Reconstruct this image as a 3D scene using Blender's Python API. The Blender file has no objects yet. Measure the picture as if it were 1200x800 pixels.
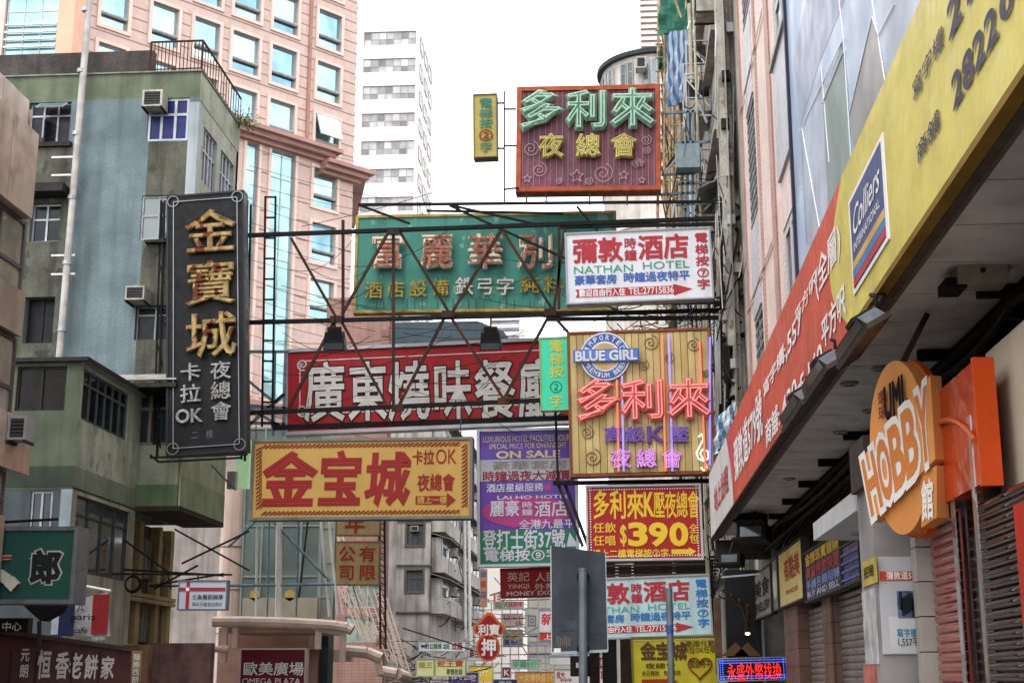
import bpy, math, random
from mathutils import Vector as V
random.seed(7)
R = math.radians
scene = bpy.context.scene
col = scene.collection
# ---------------------------------------------------------------- camera
W0, H0, FP = 1200.0, 800.0, 1660.0
CAM = V((0, 0, 1.6)); PITCH = math.atan(394 / FP); YAW = R(4.19)
cd = bpy.data.cameras.new('camera'); cam = bpy.data.objects.new('camera', cd); col.objects.link(cam)
cam.location = CAM; cam.rotation_euler = (R(90) + PITCH, 0, YAW)
cd.sensor_width = 36; cd.lens = FP / W0 * 36; cd.clip_end = 5000; cd.clip_start = .1
scene.camera = cam
# ---------------------------------------------------------------- world, sun, exposure
SUN_EL, SUN_AZ = R(58), R(200)
w = bpy.data.worlds.new('World'); scene.world = w; w.use_nodes = True
nt = w.node_tree; bg = nt.nodes['Background']
sky = nt.nodes.new('ShaderNodeTexSky'); sky.sky_type = 'NISHITA'; sky.sun_disc = False
sky.sun_elevation = SUN_EL; sky.sun_rotation = SUN_AZ; sky.dust_density = 6; sky.air_density = 1.0
hs = nt.nodes.new('ShaderNodeMix'); hs.data_type = 'RGBA'; hs.inputs[0].default_value = .88
hs.inputs[7].default_value = (15.5, 15.8, 16.2, 1)        # thick white cloud over the blue
nt.links.new(sky.outputs[0], hs.inputs[6]); nt.links.new(hs.outputs[2], bg.inputs[0])
bg.inputs[1].default_value = .15
sl = bpy.data.lights.new('sun', 'SUN'); sl.energy = 1.0; sl.angle = R(14); sl.color = (1, .96, .9)
so = bpy.data.objects.new('sun', sl); col.objects.link(so)
sdir = V((math.sin(SUN_AZ) * math.cos(SUN_EL), math.cos(SUN_AZ) * math.cos(SUN_EL), math.sin(SUN_EL)))
so.rotation_euler = sdir.to_track_quat('Z', 'Y').to_euler(); so.location = (0, -10, 40)
scene.view_settings.view_transform = 'Standard'; scene.view_settings.look = 'None'
scene.view_settings.exposure = .5; scene.view_settings.gamma = 1
scene.render.engine = 'CYCLES'; scene.cycles.max_bounces = 6; scene.cycles.use_denoising = True
# ---------------------------------------------------------------- pixel rays (photo coordinates, 1200 x 800)
_q = cam.rotation_euler.to_matrix()
def ray(px, py): return _q @ V(((px - W0 / 2) / FP, -(py - H0 / 2) / FP, -1))
# ---------------------------------------------------------------- materials
def lin(h):
    h = h.lstrip('#'); o = []
    for i in (0, 2, 4):
        c = int(h[i:i + 2], 16) / 255; o.append(c / 12.92 if c <= .04045 else ((c + .055) / 1.055) ** 2.4)
    return o
_M = {}
def mat(hexc, rough=.7, metal=0, var=.15, vs=1.5, streak=0, grime='2a2620', bump=.0, bs=40, spec=.22, emit=0, fine=0, name=None, coat=0, tile=None, peel=None):
    key = (hexc, rough, metal, var, vs, streak, grime, bump, bs, spec, emit, fine, coat, tile, peel)
    if key in _M: return _M[key]
    m = bpy.data.materials.new(name or 'mat_' + hexc); m.use_nodes = True; n = m.node_tree; N = n.nodes; L = n.links
    b = N['Principled BSDF']; c = lin(hexc)
    b.inputs['Roughness'].default_value = rough; b.inputs['Metallic'].default_value = metal
    b.inputs['Specular IOR Level'].default_value = spec; b.inputs['Coat Weight'].default_value = coat
    geo = N.new('ShaderNodeNewGeometry')
    cur = None
    def mix(fac, a, bb, mode='MIX'):
        x = N.new('ShaderNodeMix'); x.data_type = 'RGBA'; x.blend_type = mode
        for sock, val in ((0, fac), (6, a), (7, bb)):
            if isinstance(val, bpy.types.NodeSocket): L.new(val, x.inputs[sock])
            else: x.inputs[sock].default_value = val if sock == 0 else (*val, 1)
        return x.outputs[2]
    def noise(scale, sz=(1, 1, 1), detail=5, rmin=.35, rmax=.65):
        mp = N.new('ShaderNodeMapping'); mp.inputs[3].default_value = sz; L.new(geo.outputs['Position'], mp.inputs[0])
        t = N.new('ShaderNodeTexNoise'); t.inputs['Scale'].default_value = scale; t.inputs['Detail'].default_value = detail
        L.new(mp.outputs[0], t.inputs[0])
        r = N.new('ShaderNodeMapRange'); r.inputs[1].default_value = rmin; r.inputs[2].default_value = rmax
        L.new(t.outputs[0], r.inputs[0]); return r.outputs[0]
    out = c
    if tile:
        tx, tz, mort, ax = tile
        br = N.new('ShaderNodeTexBrick'); br.offset = .5 if ax == 1 else 0
        sp = N.new('ShaderNodeSeparateXYZ'); L.new(geo.outputs['Position'], sp.inputs[0])
        ad = N.new('ShaderNodeMath'); L.new(sp.outputs[0], ad.inputs[0]); L.new(sp.outputs[1], ad.inputs[1])
        cb = N.new('ShaderNodeCombineXYZ'); L.new(ad.outputs[0], cb.inputs[0]); L.new(sp.outputs[2], cb.inputs[1])
        L.new(cb.outputs[0], br.inputs[0]); br.inputs['Scale'].default_value = 1
        br.inputs['Brick Width'].default_value = tx; br.inputs['Row Height'].default_value = tz; br.inputs['Mortar Size'].default_value = .008
        br.inputs['Color1'].default_value = (*c, 1); br.inputs['Color2'].default_value = (*[q * .9 for q in c], 1)
        br.inputs['Mortar'].default_value = (*lin(mort), 1); out = br.outputs[0]
    if var:
        out = mix(noise(vs), mix(1.0, out, [1 - var * 1.6] * 3, 'MULTIPLY') if True else out, out)
    if peel:   # flaked or patched paint: (second colour, amount 0..1)
        out = mix(noise(2.6, (1, 1, .8), 9, .66 - .14 * peel[1], .68 - .14 * peel[1]), out, lin(peel[0]))
    if fine:
        out = mix(noise(18, detail=6), mix(1.0, out, [1 - fine] * 3, 'MULTIPLY'), out)
    if streak:
        s = noise(1.0, (3.2, 3.2, .22), 8, .48, .72)
        mu = N.new('ShaderNodeMath'); mu.operation = 'MULTIPLY'; L.new(s, mu.inputs[0]); mu.inputs[1].default_value = streak
        out = mix(mu.outputs[0], out, lin(grime))
    if isinstance(out, bpy.types.NodeSocket): L.new(out, b.inputs['Base Color'])
    else: b.inputs['Base Color'].default_value = (*out, 1)
    if var and rough < .95:
        r2 = noise(vs * 3, rmin=.3, rmax=.7); mr = N.new('ShaderNodeMapRange'); L.new(r2, mr.inputs[0])
        mr.inputs[3].default_value = max(.02, rough - .1); mr.inputs[4].default_value = min(1, rough + .1); L.new(mr.outputs[0], b.inputs['Roughness'])
    if emit:
        b.inputs['Emission Color'].default_value = (*c, 1); b.inputs['Emission Strength'].default_value = emit
    if bump:
        t = N.new('ShaderNodeTexNoise'); t.inputs['Scale'].default_value = bs; t.inputs['Detail'].default_value = 4
        L.new(geo.outputs['Position'], t.inputs[0]); bp = N.new('ShaderNodeBump'); bp.inputs['Strength'].default_value = bump
        bp.inputs['Distance'].default_value = .02; L.new(t.outputs[0], bp.inputs['Height']); L.new(bp.outputs[0], b.inputs['Normal'])
    _M[key] = m; return m
def glass(hexc, rough=.06, metal=.55, wav=.06):
    return mat(hexc, rough, metal, .22, .7, bump=wav, bs=.8, spec=.5)
steel = mat('2a2826', .7, .3, .3, 6, .3, '4a2c1c', spec=.3); rust = mat('33261f', .85, .1, .3, 8, .6, '5a2e18', spec=.25)
black = mat('0d0c0d', .75, 0, .2, 3, spec=.2); alu = mat('a8adb0', .45, .5, .15, 4, .2); whitep = mat('d6d6d2', .5, 0, .1, 3, .25)
bluest = mat('6f8794', .5, .3, .2, 5, .35); conc = mat('6d6a64', .9, 0, .3, 2, .5, bump=.3); darkint = mat('15161a', .5, 0, .4, 1.2)
# ---------------------------------------------------------------- frames: a plane with its own axes; a, b along it, c out of it
class Fr:
    def __init__(s, o, u, v=None):
        s.o = V(o); s.u = V(u).normalized(); s.v = V(v or (0, 0, 1)).normalized(); s.n = s.u.cross(s.v).normalized(); s.v = s.n.cross(s.u)
    def pt(s, a, b, c=0): return s.o + s.u * a + s.v * b + s.n * c
    def loc(s, px, py, c=0):
        d = ray(px, py); o2 = s.o + s.n * c; t = (o2 - CAM).dot(s.n) / d.dot(s.n); p = CAM + d * t - s.o
        return p.dot(s.u), p.dot(s.v)
    def rect(s, x0, y0, x1, y1, c=0):
        xm, ym = (x0 + x1) / 2, (y0 + y1) / 2
        a0 = s.loc(x0, ym, c)[0]; a1 = s.loc(x1, ym, c)[0]; b1 = s.loc(xm, y0, c)[1]; b0 = s.loc(xm, y1, c)[1]
        return (min(a0, a1), min(b0, b1), max(a0, a1), max(b0, b1))
    def shift(s, c): return Fr(s.o + s.n * c, s.u, s.v)
def FY(Y): return Fr((0, Y, 0), (1, 0, 0))          # faces the camera
def FXR(X): return Fr((X, 0, 0), (0, -1, 0))        # right-hand street wall, faces -X
def FXL(X): return Fr((X, 0, 0), (0, 1, 0))         # left-hand street wall, faces +X
def P(px, py, Y):
    d = ray(px, py); return CAM + d * (Y / d.y)
def PXP(px, py, X):
    d = ray(px, py); return CAM + d * (X / d.x)
# ---------------------------------------------------------------- mesh collector
class B:
    def __init__(s): s.v = []; s.f = []
    def add(s, vs, fs): k = len(s.v); s.v += vs; s.f += [tuple(i + k for i in f) for f in fs]; return s
    def box(s, F, a0, b0, a1, b1, c0, c1):
        vs = [F.pt(a, b, c) for c in (c0, c1) for b in (b0, b1) for a in (a0, a1)]
        return s.add(vs, [(0, 2, 3, 1), (4, 5, 7, 6), (0, 1, 5, 4), (2, 6, 7, 3), (0, 4, 6, 2), (1, 3, 7, 5)])
    def quad(s, F, a0, b0, a1, b1, c): return s.add([F.pt(a0, b0, c), F.pt(a1, b0, c), F.pt(a1, b1, c), F.pt(a0, b1, c)], [(0, 1, 2, 3)])
    def prism(s, F, pts, c0, c1):
        n = len(pts); vs = [F.pt(a, b, c0) for a, b in pts] + [F.pt(a, b, c1) for a, b in pts]
        return s.add(vs, [tuple(range(n))[::-1], tuple(range(n, 2 * n))] + [(i, (i + 1) % n, (i + 1) % n + n, i + n) for i in range(n)])
    def bar(s, p, q, r, n=4, r2=None, caps=True):
        p, q = V(p), V(q); d = q - p
        if d.length < 1e-5: return s
        d.normalize(); x = d.cross(V((0, 0, 1)) if abs(d.z) < .95 else V((0, 1, 0))).normalized(); y = d.cross(x); r2 = r if r2 is None else r2
        k0 = math.pi / 4 if n == 4 else 0; vs = []
        for (c, rr) in ((p, r), (q, r2)):
            for i in range(n):
                t = k0 + 2 * math.pi * i / n; vs.append(c + (x * math.cos(t) + y * math.sin(t)) * rr)
        fs = [(i, (i + 1) % n, (i + 1) % n + n, i + n) for i in range(n)]
        if caps: fs += [tuple(range(n))[::-1], tuple(range(n, 2 * n))]
        return s.add(vs, fs)
    def tube(s, pts, r, n=5):
        for i in range(len(pts) - 1): s.bar(pts[i], pts[i + 1], r, n, caps=True)
        return s
    def disc(s, F, a, b, ra, rb, c0, c1, n=32):
        return s.prism(F, [(a + ra * math.cos(2 * math.pi * i / n), b + rb * math.sin(2 * math.pi * i / n)) for i in range(n)], c0, c1)
    def ring(s, F, a, b, ra, rb, r, c, n=28):
        pts = [F.pt(a + ra * math.cos(2 * math.pi * i / n), b + rb * math.sin(2 * math.pi * i / n), c) for i in range(n + 1)]
        return s.tube(pts, r, 4)
def top_of(o):
    while o.parent: o = o.parent
    return o
def ob(b, name, m, parent=None, label=None, stuff=False, kind=None, smooth=False):
    base = V(top_of(parent).location) if parent else V((0, 0, 0))
    me = bpy.data.meshes.new(name); me.from_pydata([tuple(p - base) for p in b.v], [], b.f); me.materials.append(m)
    if smooth:
        for p in me.polygons: p.use_smooth = True
    o = bpy.data.objects.new(name, me); col.objects.link(o)
    if parent: o.parent = parent
    if label: o['label'] = label
    if stuff: o['kind'] = 'stuff'
    if kind: o['kind'] = kind
    return o
def thing(name, label, cat, loc, group=None):
    o = bpy.data.objects.new(name, None); o.empty_display_size = .2; col.objects.link(o); o.location = loc
    o['label'] = label; o['category'] = cat
    if group: o['group'] = group
    return o
def dup(t, delta, label):
    c = t.copy(); col.objects.link(c); c.location = V(t.location) + V(delta); c['label'] = label
    for ch in t.children:
        k = ch.copy(); col.objects.link(k); k.parent = c
        for g in ch.children:
            h = g.copy(); col.objects.link(h); h.parent = k
    return c
def box1(F, r, c0, c1): return B().box(F, r[0], r[1], r[2], r[3], c0, c1)
# ---------------------------------------------------------------- lettering from the built-in typeface
_G = {}
_TS = bpy.data.scenes.new('lettering')
def _curve(s, ext, tube, ru):
    with bpy.context.temp_override(scene=_TS, view_layer=_TS.view_layers[0]): return _curve2(s, ext, tube, ru)
def _curve2(s, ext, tube, ru):
    cu = bpy.data.curves.new('t', 'FONT'); cu.body = s; cu.size = 1; cu.extrude = ext; cu.resolution_u = ru
    if tube: cu.fill_mode = 'NONE'; cu.bevel_depth = tube; cu.bevel_resolution = 0; cu.extrude = 0
    o = bpy.data.objects.new('t', cu); _TS.collection.objects.link(o)
    dg = bpy.context.evaluated_depsgraph_get(); m = o.evaluated_get(dg).to_mesh()
    r = ([tuple(v.co) for v in m.vertices], [tuple(p.vertices) for p in m.polygons])
    o.evaluated_get(dg).to_mesh_clear(); bpy.data.objects.remove(o); bpy.data.curves.remove(cu); return r
def glyph(s, off=0, ext=0, tube=0):
    """outline of a string as a mesh; off thickens the strokes, tube gives bare neon outline"""
    k = (s, off, ext, tube)
    if k not in _G:
        lat = all(ord(ch) < 0x2400 for ch in s); ru = 4 if lat else 2
        if tube: _G[k] = _curve(s, 0, tube, 1)
        else:
            v, f = _curve(s, ext, 0, ru)
            if off > .004:
                v2, f2 = _curve(s, 0, off, ru - 1); kz = (ext * .97 if ext else .002) / off; n = len(v)
                v = v + [(x, y, z * kz + (0 if ext else .001)) for x, y, z in v2]; f = f + [tuple(i + n for i in q) for q in f2]
            _G[k] = (v, f)
    return _G[k]
def put(b, F, s, org, U, Vv, c, zs, off, ext, tube=0, cjk=True, ital=0):
    """lay string s: its em box onto org + U + Vv (2-vectors in the frame)"""
    vs, fs = glyph(s, off, ext, tube)
    if not vs: return
    if cjk: x0, x1, y0, y1 = .03, .97, -.1, .86
    else:
        x0 = min(v[0] for v in vs) + off; x1 = max(v[0] for v in vs) - off; y0, y1 = 0, .69
        if any(ch in 'gjpqy' for ch in s) and not any(ch.isupper() or ch.isdigit() for ch in s): y0, y1 = -.2, .55
    out = []
    for x, y, z in vs:
        p = (x - x0) / (x1 - x0); q = (y - y0) / (y1 - y0); p += ital * q
        out.append(F.pt(org[0] + U[0] * p + Vv[0] * q, org[1] + U[1] * p + Vv[1] * q, c + z * zs))
    b.add(out, fs)
def is_cjk(ch): return ord(ch) > 0x2400
def text(F, s, px, m, parent, vert=False, off=.012, ext=0, tube=0, c=.012, cc=0, gap=.94, each=False, name='lettering', local=None, quad=None, label=None, ital=0, zs=1.0):
    """px: box in photo pixels (x0,y0,x1,y1) or quad (BL, BR, TL); local: box in frame units"""
    if local: a0, b0, a1, b1 = local; BL, BR, TL = (a0, b0), (a1, b0), (a0, b1)
    elif quad: BL, BR, TL = [F.loc(*q) for q in quad]
    else: a0, b0, a1, b1 = F.rect(*px); BL, BR, TL = (a0, b0), (a1, b0), (a0, b1)
    U = (BR[0] - BL[0], BR[1] - BL[1]); Vv = (TL[0] - BL[0], TL[1] - BL[1])
    cj = all(is_cjk(ch) for ch in s if ch != ' '); b = B(); objs = []
    if not cj and not vert:
        sx = math.hypot(*U); put(b, F, s, BL, U, Vv, c, zs * math.hypot(*Vv), off, ext, tube, False, ital)
    else:
        n = len(s)
        for i, ch in enumerate(s):
            if ch == ' ': continue
            g = (1 - gap) / 2
            if vert: o = (BL[0] + Vv[0] * (n - 1 - i + g) / n, BL[1] + Vv[1] * (n - 1 - i + g) / n); u, v = U, (Vv[0] * gap / n, Vv[1] * gap / n)
            else: o = (BL[0] + U[0] * (i + g) / n, BL[1] + U[1] * (i + g) / n); u, v = (U[0] * gap / n, U[1] * gap / n), Vv
            put(b, F, ch, o, u, v, c, zs * math.hypot(*v), off, ext, tube, is_cjk(ch), ital)
            if each: objs.append(ob(b, 'letter', m, parent)); b = B()
    if each: return objs
    return ob(b, name, m, parent, label)
def arrow(F, px, m, parent, c=.012, notch=0, head=.3, left=False):
    a0, b0, a1, b1 = F.rect(*px); h = b1 - b0; w_ = a1 - a0; hx = a1 - w_ * head; bm = (b0 + b1) / 2
    pts = [(a0, b0 + h * .22), (hx, b0 + h * .22), (hx, b0), (a1, bm), (hx, b1), (hx, b1 - h * .22), (a0, b1 - h * .22), (a0 + notch * w_, bm)]
    if left: pts = [(a0 + a1 - x, y) for x, y in pts][::-1]
    return ob(B().prism(F, pts, c - .004, c + .004), 'arrow', m, parent)
# ---------------------------------------------------------------- sign board
def board(name, label, Y, BLp, BRp, TLp, thick, face, frame, fw=.05, fd=.03, cat='sign', group=None, lamp=False):
    """a sign box hung across the street; returns thing and the frame of its front face"""
    p0, p1, p2 = P(*BLp, Y), P(*BRp, Y), P(*TLp, Y); h = p2.z - p0.z
    F = Fr(p0, p1 - p0); w_ = (p1 - p0).length
    t = thing(name, label, cat, p0, group)
    ob(B().box(F, 0, 0, w_, h, -thick, 0), 'panel', face, t)
    if fw:
        for r in ((-fw, -fw, w_ + fw, 0), (-fw, h, w_ + fw, h + fw), (-fw, 0, 0, h), (w_, 0, w_ + fw, h)):
            ob(B().box(F, *r, -thick - .01, fd), 'frame_edge', frame, t)
    return t, F, w_, h
# ---------------------------------------------------------------- walls and windows
def wall(t, F, a0, b0, a1, b1, holes, m, depth=.14, name='wall', label=None):
    A = sorted({a0, a1, *[x for h in holes for x in (h[0], h[2]) if a0 < x < a1]}); Bz = sorted({b0, b1, *[x for h in holes for x in (h[1], h[3]) if b0 < x < b1]})
    b = B()
    for i in range(len(A) - 1):
        for j in range(len(Bz) - 1):
            ca, cb = (A[i] + A[i + 1]) / 2, (Bz[j] + Bz[j + 1]) / 2
            if any(h[0] < ca < h[2] and h[1] < cb < h[3] for h in holes): continue
            b.quad(F, A[i], Bz[j], A[i + 1], Bz[j + 1], 0)
    for h in holes:
        q = [(h[0], h[1]), (h[2], h[1]), (h[2], h[3]), (h[0], h[3])]
        for i in range(4):
            p, r = q[i], q[(i + 1) % 4]; b.add([F.pt(*p, 0), F.pt(*r, 0), F.pt(*r, -depth), F.pt(*p, -depth)], [(0, 1, 2, 3)])
    return ob(b, name, m, t, label)
def window(t, F, r, cols=2, rows=1, fm=None, pm=None, fw=.05, depth=.12, cheap=False, sill=None, rowfr=None, label=None, colfr=None, pms=None):
    a0, b0, a1, b1 = r; fm = fm or alu; pm = pm or glass('39454a'); b = B()
    xs = colfr and [a0 + (a1 - a0) * f for f in [0, *colfr, 1]] or [a0 + (a1 - a0) * i / cols for i in range(cols + 1)]
    zs = rowfr and [b0 + (b1 - b0) * f for f in [0, *rowfr, 1]] or [b0 + (b1 - b0) * i / rows for i in range(rows + 1)]
    for i, x in enumerate(xs): x = min(max(x, a0 + fw / 2), a1 - fw / 2); b.box(F, x - fw / 2, b0, x + fw / 2, b1, -depth, -depth + .06)
    for z in zs: z = min(max(z, b0 + fw / 2), b1 - fw / 2); b.box(F, a0 + .002, z - fw / 2, a1 - .002, z + fw / 2, -depth + .003, -depth + .055)
    wo = ob(b, 'window', fm, t, label)
    pb = B(); k = 0
    for i in range(len(xs) - 1):
        for j in range(len(zs) - 1):
            pb.box(F, xs[i] + .01, zs[j] + .01, xs[i + 1] - .01, zs[j + 1] - .01, -depth + .01, -depth + .025)
            if not cheap: ob(pb, 'pane', (pms[k % len(pms)] if pms else pm), wo); pb = B()
            k += 1
    if cheap: ob(pb, 'pane', pm, wo)
    if sill: ob(B().box(F, a0 - .06, b0 - .07, a1 + .06, b0, 0, .1), 'sill', sill, wo)
    return wo
ac_body = mat('b4b0a4', .6, 0, .25, 5, .5); ac_dark = mat('24262a', .6, 0, .3, 6)
def aircon(F, r, c0, c1, label, body=None, slats=5):
    a0, b0, a1, b1 = r; t = thing('air_conditioner', label, 'air conditioner', F.pt((a0 + a1) / 2, b0, c0), 'window air conditioners on the building fronts')
    ob(B().box(F, a0, b0, a1, b1, c0, c1), 'casing', body or ac_body, t)
    g = B(); e = .12 * (b1 - b0); g.box(F, a0 + e, b0 + e, a1 - e, b1 - e, c1, c1 + .006); ob(g, 'grille', ac_dark, t)
    s = B()
    for i in range(slats):
        z = b0 + e + (b1 - b0 - 2 * e) * (i + .5) / slats; s.box(F, a0 + e, z - .006, a1 - e, z + .006, c1 + .006, c1 + .02)
    ob(s, 'louvre', mat('55544f', .7), t)
    br = B(); br.box(F, a0, b0 - .05, a0 + .04, b0, c0, c1 + .03); br.box(F, a1 - .04, b0 - .05, a1, b0, c0, c1 + .03); ob(br, 'bracket', steel, t)
    return t
def gbox(name, label, cat, F, r, c0, c1, m, group=None, part='panel'):
    t = thing(name, label, cat, F.pt((r[0] + r[2]) / 2, r[1], (c0 + c1) / 2), group); ob(box1(F, r, c0, c1), part, m, t); return t
# ================================================================ GROUND
def sheet(name, x0, y0, x1, y1, z0, z1, m):
    return ob(B().box(Fr((0, 0, 0), (1, 0, 0), (0, 1, 0)), x0, y0, x1, y1, z0, z1), name, m, kind='structure')
sheet('ground', -900, -300, 900, 1500, -.5, -.02, mat('55524d', .95, 0, .2, .3))
sheet('road', -8.6, -60, -.9, 420, -.02, 0, mat('3c3c3d', .9, 0, .25, 1.5, bump=.4, bs=60))
pav = mat('98928a', .9, 0, .25, 2, tile=(.4, .4, '4a4742', 2))
sheet('pavement', -.9, -60, 3.1, 420, -.02, .13, pav); sheet('pavement', -10.8, -60, -8.6, 420, -.02, .13, pav)
lw = mat('c8c8c0', .7, 0, .2, 3)
for k in range(40): sheet('road_marking', -4.85, -20 + k * 6, -4.73, -17.5 + k * 6, .001, .005, lw)
# ================================================================ RIGHT: PINK TILED BUILDING
pinkt = mat('d8c2ba', .5, 0, .08, 1.5, .18, '7b6058', tile=(.22, .11, 'b09a92', 2)); tilew = mat('bcbcc0', .4, 0, .1, 1.5, .2, tile=(.1, .2, '8a8a90', 2))
redt = mat('b8988c', .55, 0, .15, 2, .2, tile=(.11, .11, '8c6255', 2)); grey_al = mat('9a9c9e', .5, .3, .15, 3, .3)
tb = thing('tiled_building', 'pink tiled building on the right with billboard above the shop canopy', 'building', (3.2, 18, 0))
FR = FXR(3.2)
bay1 = [(-31.3, z, -29.6, z + 2.75) for z in (6.65, 11.5, 16.4, 21.3)]
bay2 = [(-25.55, z, -22.7, z + 2.7) for z in (7.0, 13.05, 18.2, 23.2)]
wall(tb, FR, -32.7, 4.63, -2, 30, bay1 + bay2, pinkt, .07)
ob(B().box(FR, -32.7, 0, -32.2, 4.62, -6, -.02).box(FR, -32.69, 0, -2, 30, -14, -12), 'rear_wall', conc, tb)
ob(B().add([V((3.2, 32.7, 0)), V((17, 32.7, 0)), V((17, 32.7, 30)), V((3.2, 32.7, 30))], [(3, 2, 1, 0)]), 'side_wall', conc, tb)
ob(B().add([V((3.2, 2, 0)), V((17, 2, 0)), V((17, 2, 30)), V((3.2, 2, 30))], [(0, 1, 2, 3)]), 'side_wall', conc, tb)
ob(B().add([V((3.2, 2, 30)), V((17, 2, 30)), V((17, 32.7, 30)), V((3.2, 32.7, 30))], [(0, 1, 2, 3)]), 'roof', conc, tb)
for r in bay1:
    wo = window(tb, FR, r, 2, 1, grey_al, mat('16181b', .3), .06, .07)
    g = B(); n = 12
    for i in range(n): z = r[1] + .1 + (r[3] - r[1] - .2) * i / (n - 1); g.box(FR, r[0] + .05, z - .02, r[2] - .05, z + .02, -.01, .01)
    ob(g, 'grille', alu, wo)
    ob(B().box(FR, r[0] + .05, r[3] + .02, r[2] - .05, r[3] + 2.0, .001, .03), 'spandrel', tilew, tb)
for r in bay2:
    window(tb, FR, r, 3, 2, mat('b8babc', .5, .2), mat('1c1f23', .2), .16, .08, rowfr=[.4])
    ob(B().box(FR, r[0], r[3] + .95, r[2], r[3] + 3.3, .001, .06), 'spandrel', tilew, tb)
    ob(B().box(FR, r[0] - .1, r[1] - .14, r[2] + .1, r[1] - .02, 0, .12), 'sill', grey_al, tb)
for y, wd in ((32.3, .16), (28.9, .14), (26.6, .3)): ob(B().box(FR, -y - wd, 4.7, -y + wd, 29.9, .001, .035), 'pilaster', redt, tb)
for z in (9.95, 14.9, 19.8, 24.7): ob(B().box(FR, -32.69, z - .04, -26.4 - .6, z + .04, .04, .05), 'string_course', redt, tb)
for k, (z0, z1) in enumerate(((4.7, 12.2), (12.2, 29))): ob(B().bar((3.1, 22.35, z0), (3.1, 22.35, z1), .045, 6), 'drain_pipe', alu, tb)
# shopfronts below the canopy are separate things; wall behind them
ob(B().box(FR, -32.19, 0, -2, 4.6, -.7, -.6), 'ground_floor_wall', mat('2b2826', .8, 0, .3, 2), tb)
# billboard on the facade
bb = thing('billboard', 'pale blue-grey printed billboard covering the pink tiled facade', 'billboard', (3.0, 12, 5.8))
FB = FXR(3.02)
ob(B().box(FB, -22.3, 5.6, -3, 15.5, -.14, 0), 'panel', mat('9fb0c6', .35, 0, .22, .35, bump=.05, bs=2), bb)
ob(B().box(FB, -22.42, 5.6, -22.3, 15.6, -.15, .05).box(FB, -22.3, 15.5, -3, 15.6, -.15, .05), 'frame', mat('23243a', .5, 0), bb)
wl = mat('e2e6ec', .5, 0, .05); pr = [mat(h, .4, 0, .25, .8) for h in ('8f9fae', '9aaaba', '8a9a96', '8e8c8c', 'b0bac8', '9ca4b8')]
def tri(pp, m, c): ob(B().prism(FB, [FB.loc(*q) for q in pp], 0, c), 'printed_shape', m, bb)
def cc(pp):
    q = [FB.loc(*p) for p in pp]; ar = sum(q[i][0] * q[(i + 1) % len(q)][1] - q[(i + 1) % len(q)][0] * q[i][1] for i in range(len(q)))
    return pp if ar > 0 else pp[::-1]
tri(cc([(938, 160), (990, 60), (1000, 210), (945, 285)]), pr[0], .004); tri(cc([(941, 152), (964, 80), (997, 240), (965, 290), (947, 285)]), pr[4], .008)
tri(cc([(965, 120), (987, 50), (1000, 190), (985, 250), (972, 250)]), pr[2], .012); tri(cc([(997, 130), (1024, 22), (1040, 92), (1003, 185)]), pr[3], .016)
tri(cc([(930, 70), (945, 0), (990, 0), (958, 80), (938, 150)]), pr[5], .003); tri(cc([(1000, 110), (1028, 0), (1080, 0), (1042, 90)]), pr[4], .006)
for a, b_ in (((938, 155), (990, 45)), ((990, 45), (1000, 200)), ((985, 0), (990, 45)), ((997, 135), (1024, 20)), ((1024, 0), (1040, 100)), ((1024, 20), (1031, 42)), ((1031, 42), (1050, 5)), ((941, 150), (966, 290)), ((964, 80), (973, 190)), ((965, 122), (990, 60))):
    p, q = FB.loc(*a), FB.loc(*b_); ob(B().bar(FB.pt(*p, .02), FB.pt(*q, .02), .008, 4), 'printed_line', wl, bb)
# ================================================================ CANOPY AND ITS LONG BANNER
can = thing('shop_canopy', 'long grey street canopy with panelled soffit over the right-hand shops', 'canopy', (2.6, 18, 4.4))
soff = mat('c2bebb', .8, 0, .15, 1.5, .3, bump=.05); dkb = mat('3b332d', .6, .1, .2, 3)
k = 0; y = 3.0
while y < 29.8:
    ob(B().box(FXR(2.12), -y - .86, 4.50, -y - .01, 4.60, -.93, -.01), 'soffit_panel', soff, can); y += .87; k += 1
ob(B().box(FXR(2.12), -30, 4.605, -3, 4.66, -1.07, -.0), 'deck', dkb, can)
ob(B().box(FXR(2.0), -30, 4.38, -3, 4.64, -.12, -.06), 'edge_beam', dkb, can)
ob(B().box(FXR(2.0), -30, 4.44, -3, 4.5, -.2, -.121), 'gutter', mat('5c5048', .6, 0, .2, 3), can)
ob(B().box(FY(29.95), 2.06, 4.0, 3.2, 4.4, -.1, 0), 'end_board', dkb, can)
for y in [4 + i * 2.2 for i in range(12)]: ob(B().box(FXR(3.06), -y - .04, 4.40, -y + .04, 4.498, -.14, .3), 'rib', black, can)
# lattice girder below the soffit
for z in (4.38, 4.12): ob(B().bar((3.02, 3, z), (3.02, 30, z), .035, 4), 'girder_rail', black, can)
for i in range(30): ob(B().bar((3.02, 3 + i * .9, 4.38 if i % 2 else 4.12), (3.02, 3.9 + i * .9, 4.12 if i % 2 else 4.38), .016, 4), 'girder_brace', black, can)
ban = thing('banner', 'long orange-red and yellow advertising banner with numbers along the canopy edge', 'banner', (1.98, 18, 4.4))
FN = FXR(1.97); ZB, ZT = 4.44, 5.76
cloth = dict(rough=.45, var=.14, vs=1.6, bump=.5, bs=5, fine=.08)
mred = mat('c4503c', **cloth); myel = mat('ccbc60', **cloth); mwh = mat('c9c8c6', **cloth); mgrey = mat('8f9096', .5, 0, .1); mtxt = mat('3c374c', .6, 0, .1)
def bseg(y0, y1, m, pts=None):
    ob(B().box(FN, -y1, ZB, -y0, ZT, -.09, 0), 'banner_panel', m, ban)
bseg(3.0, 11.6, myel)
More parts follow.
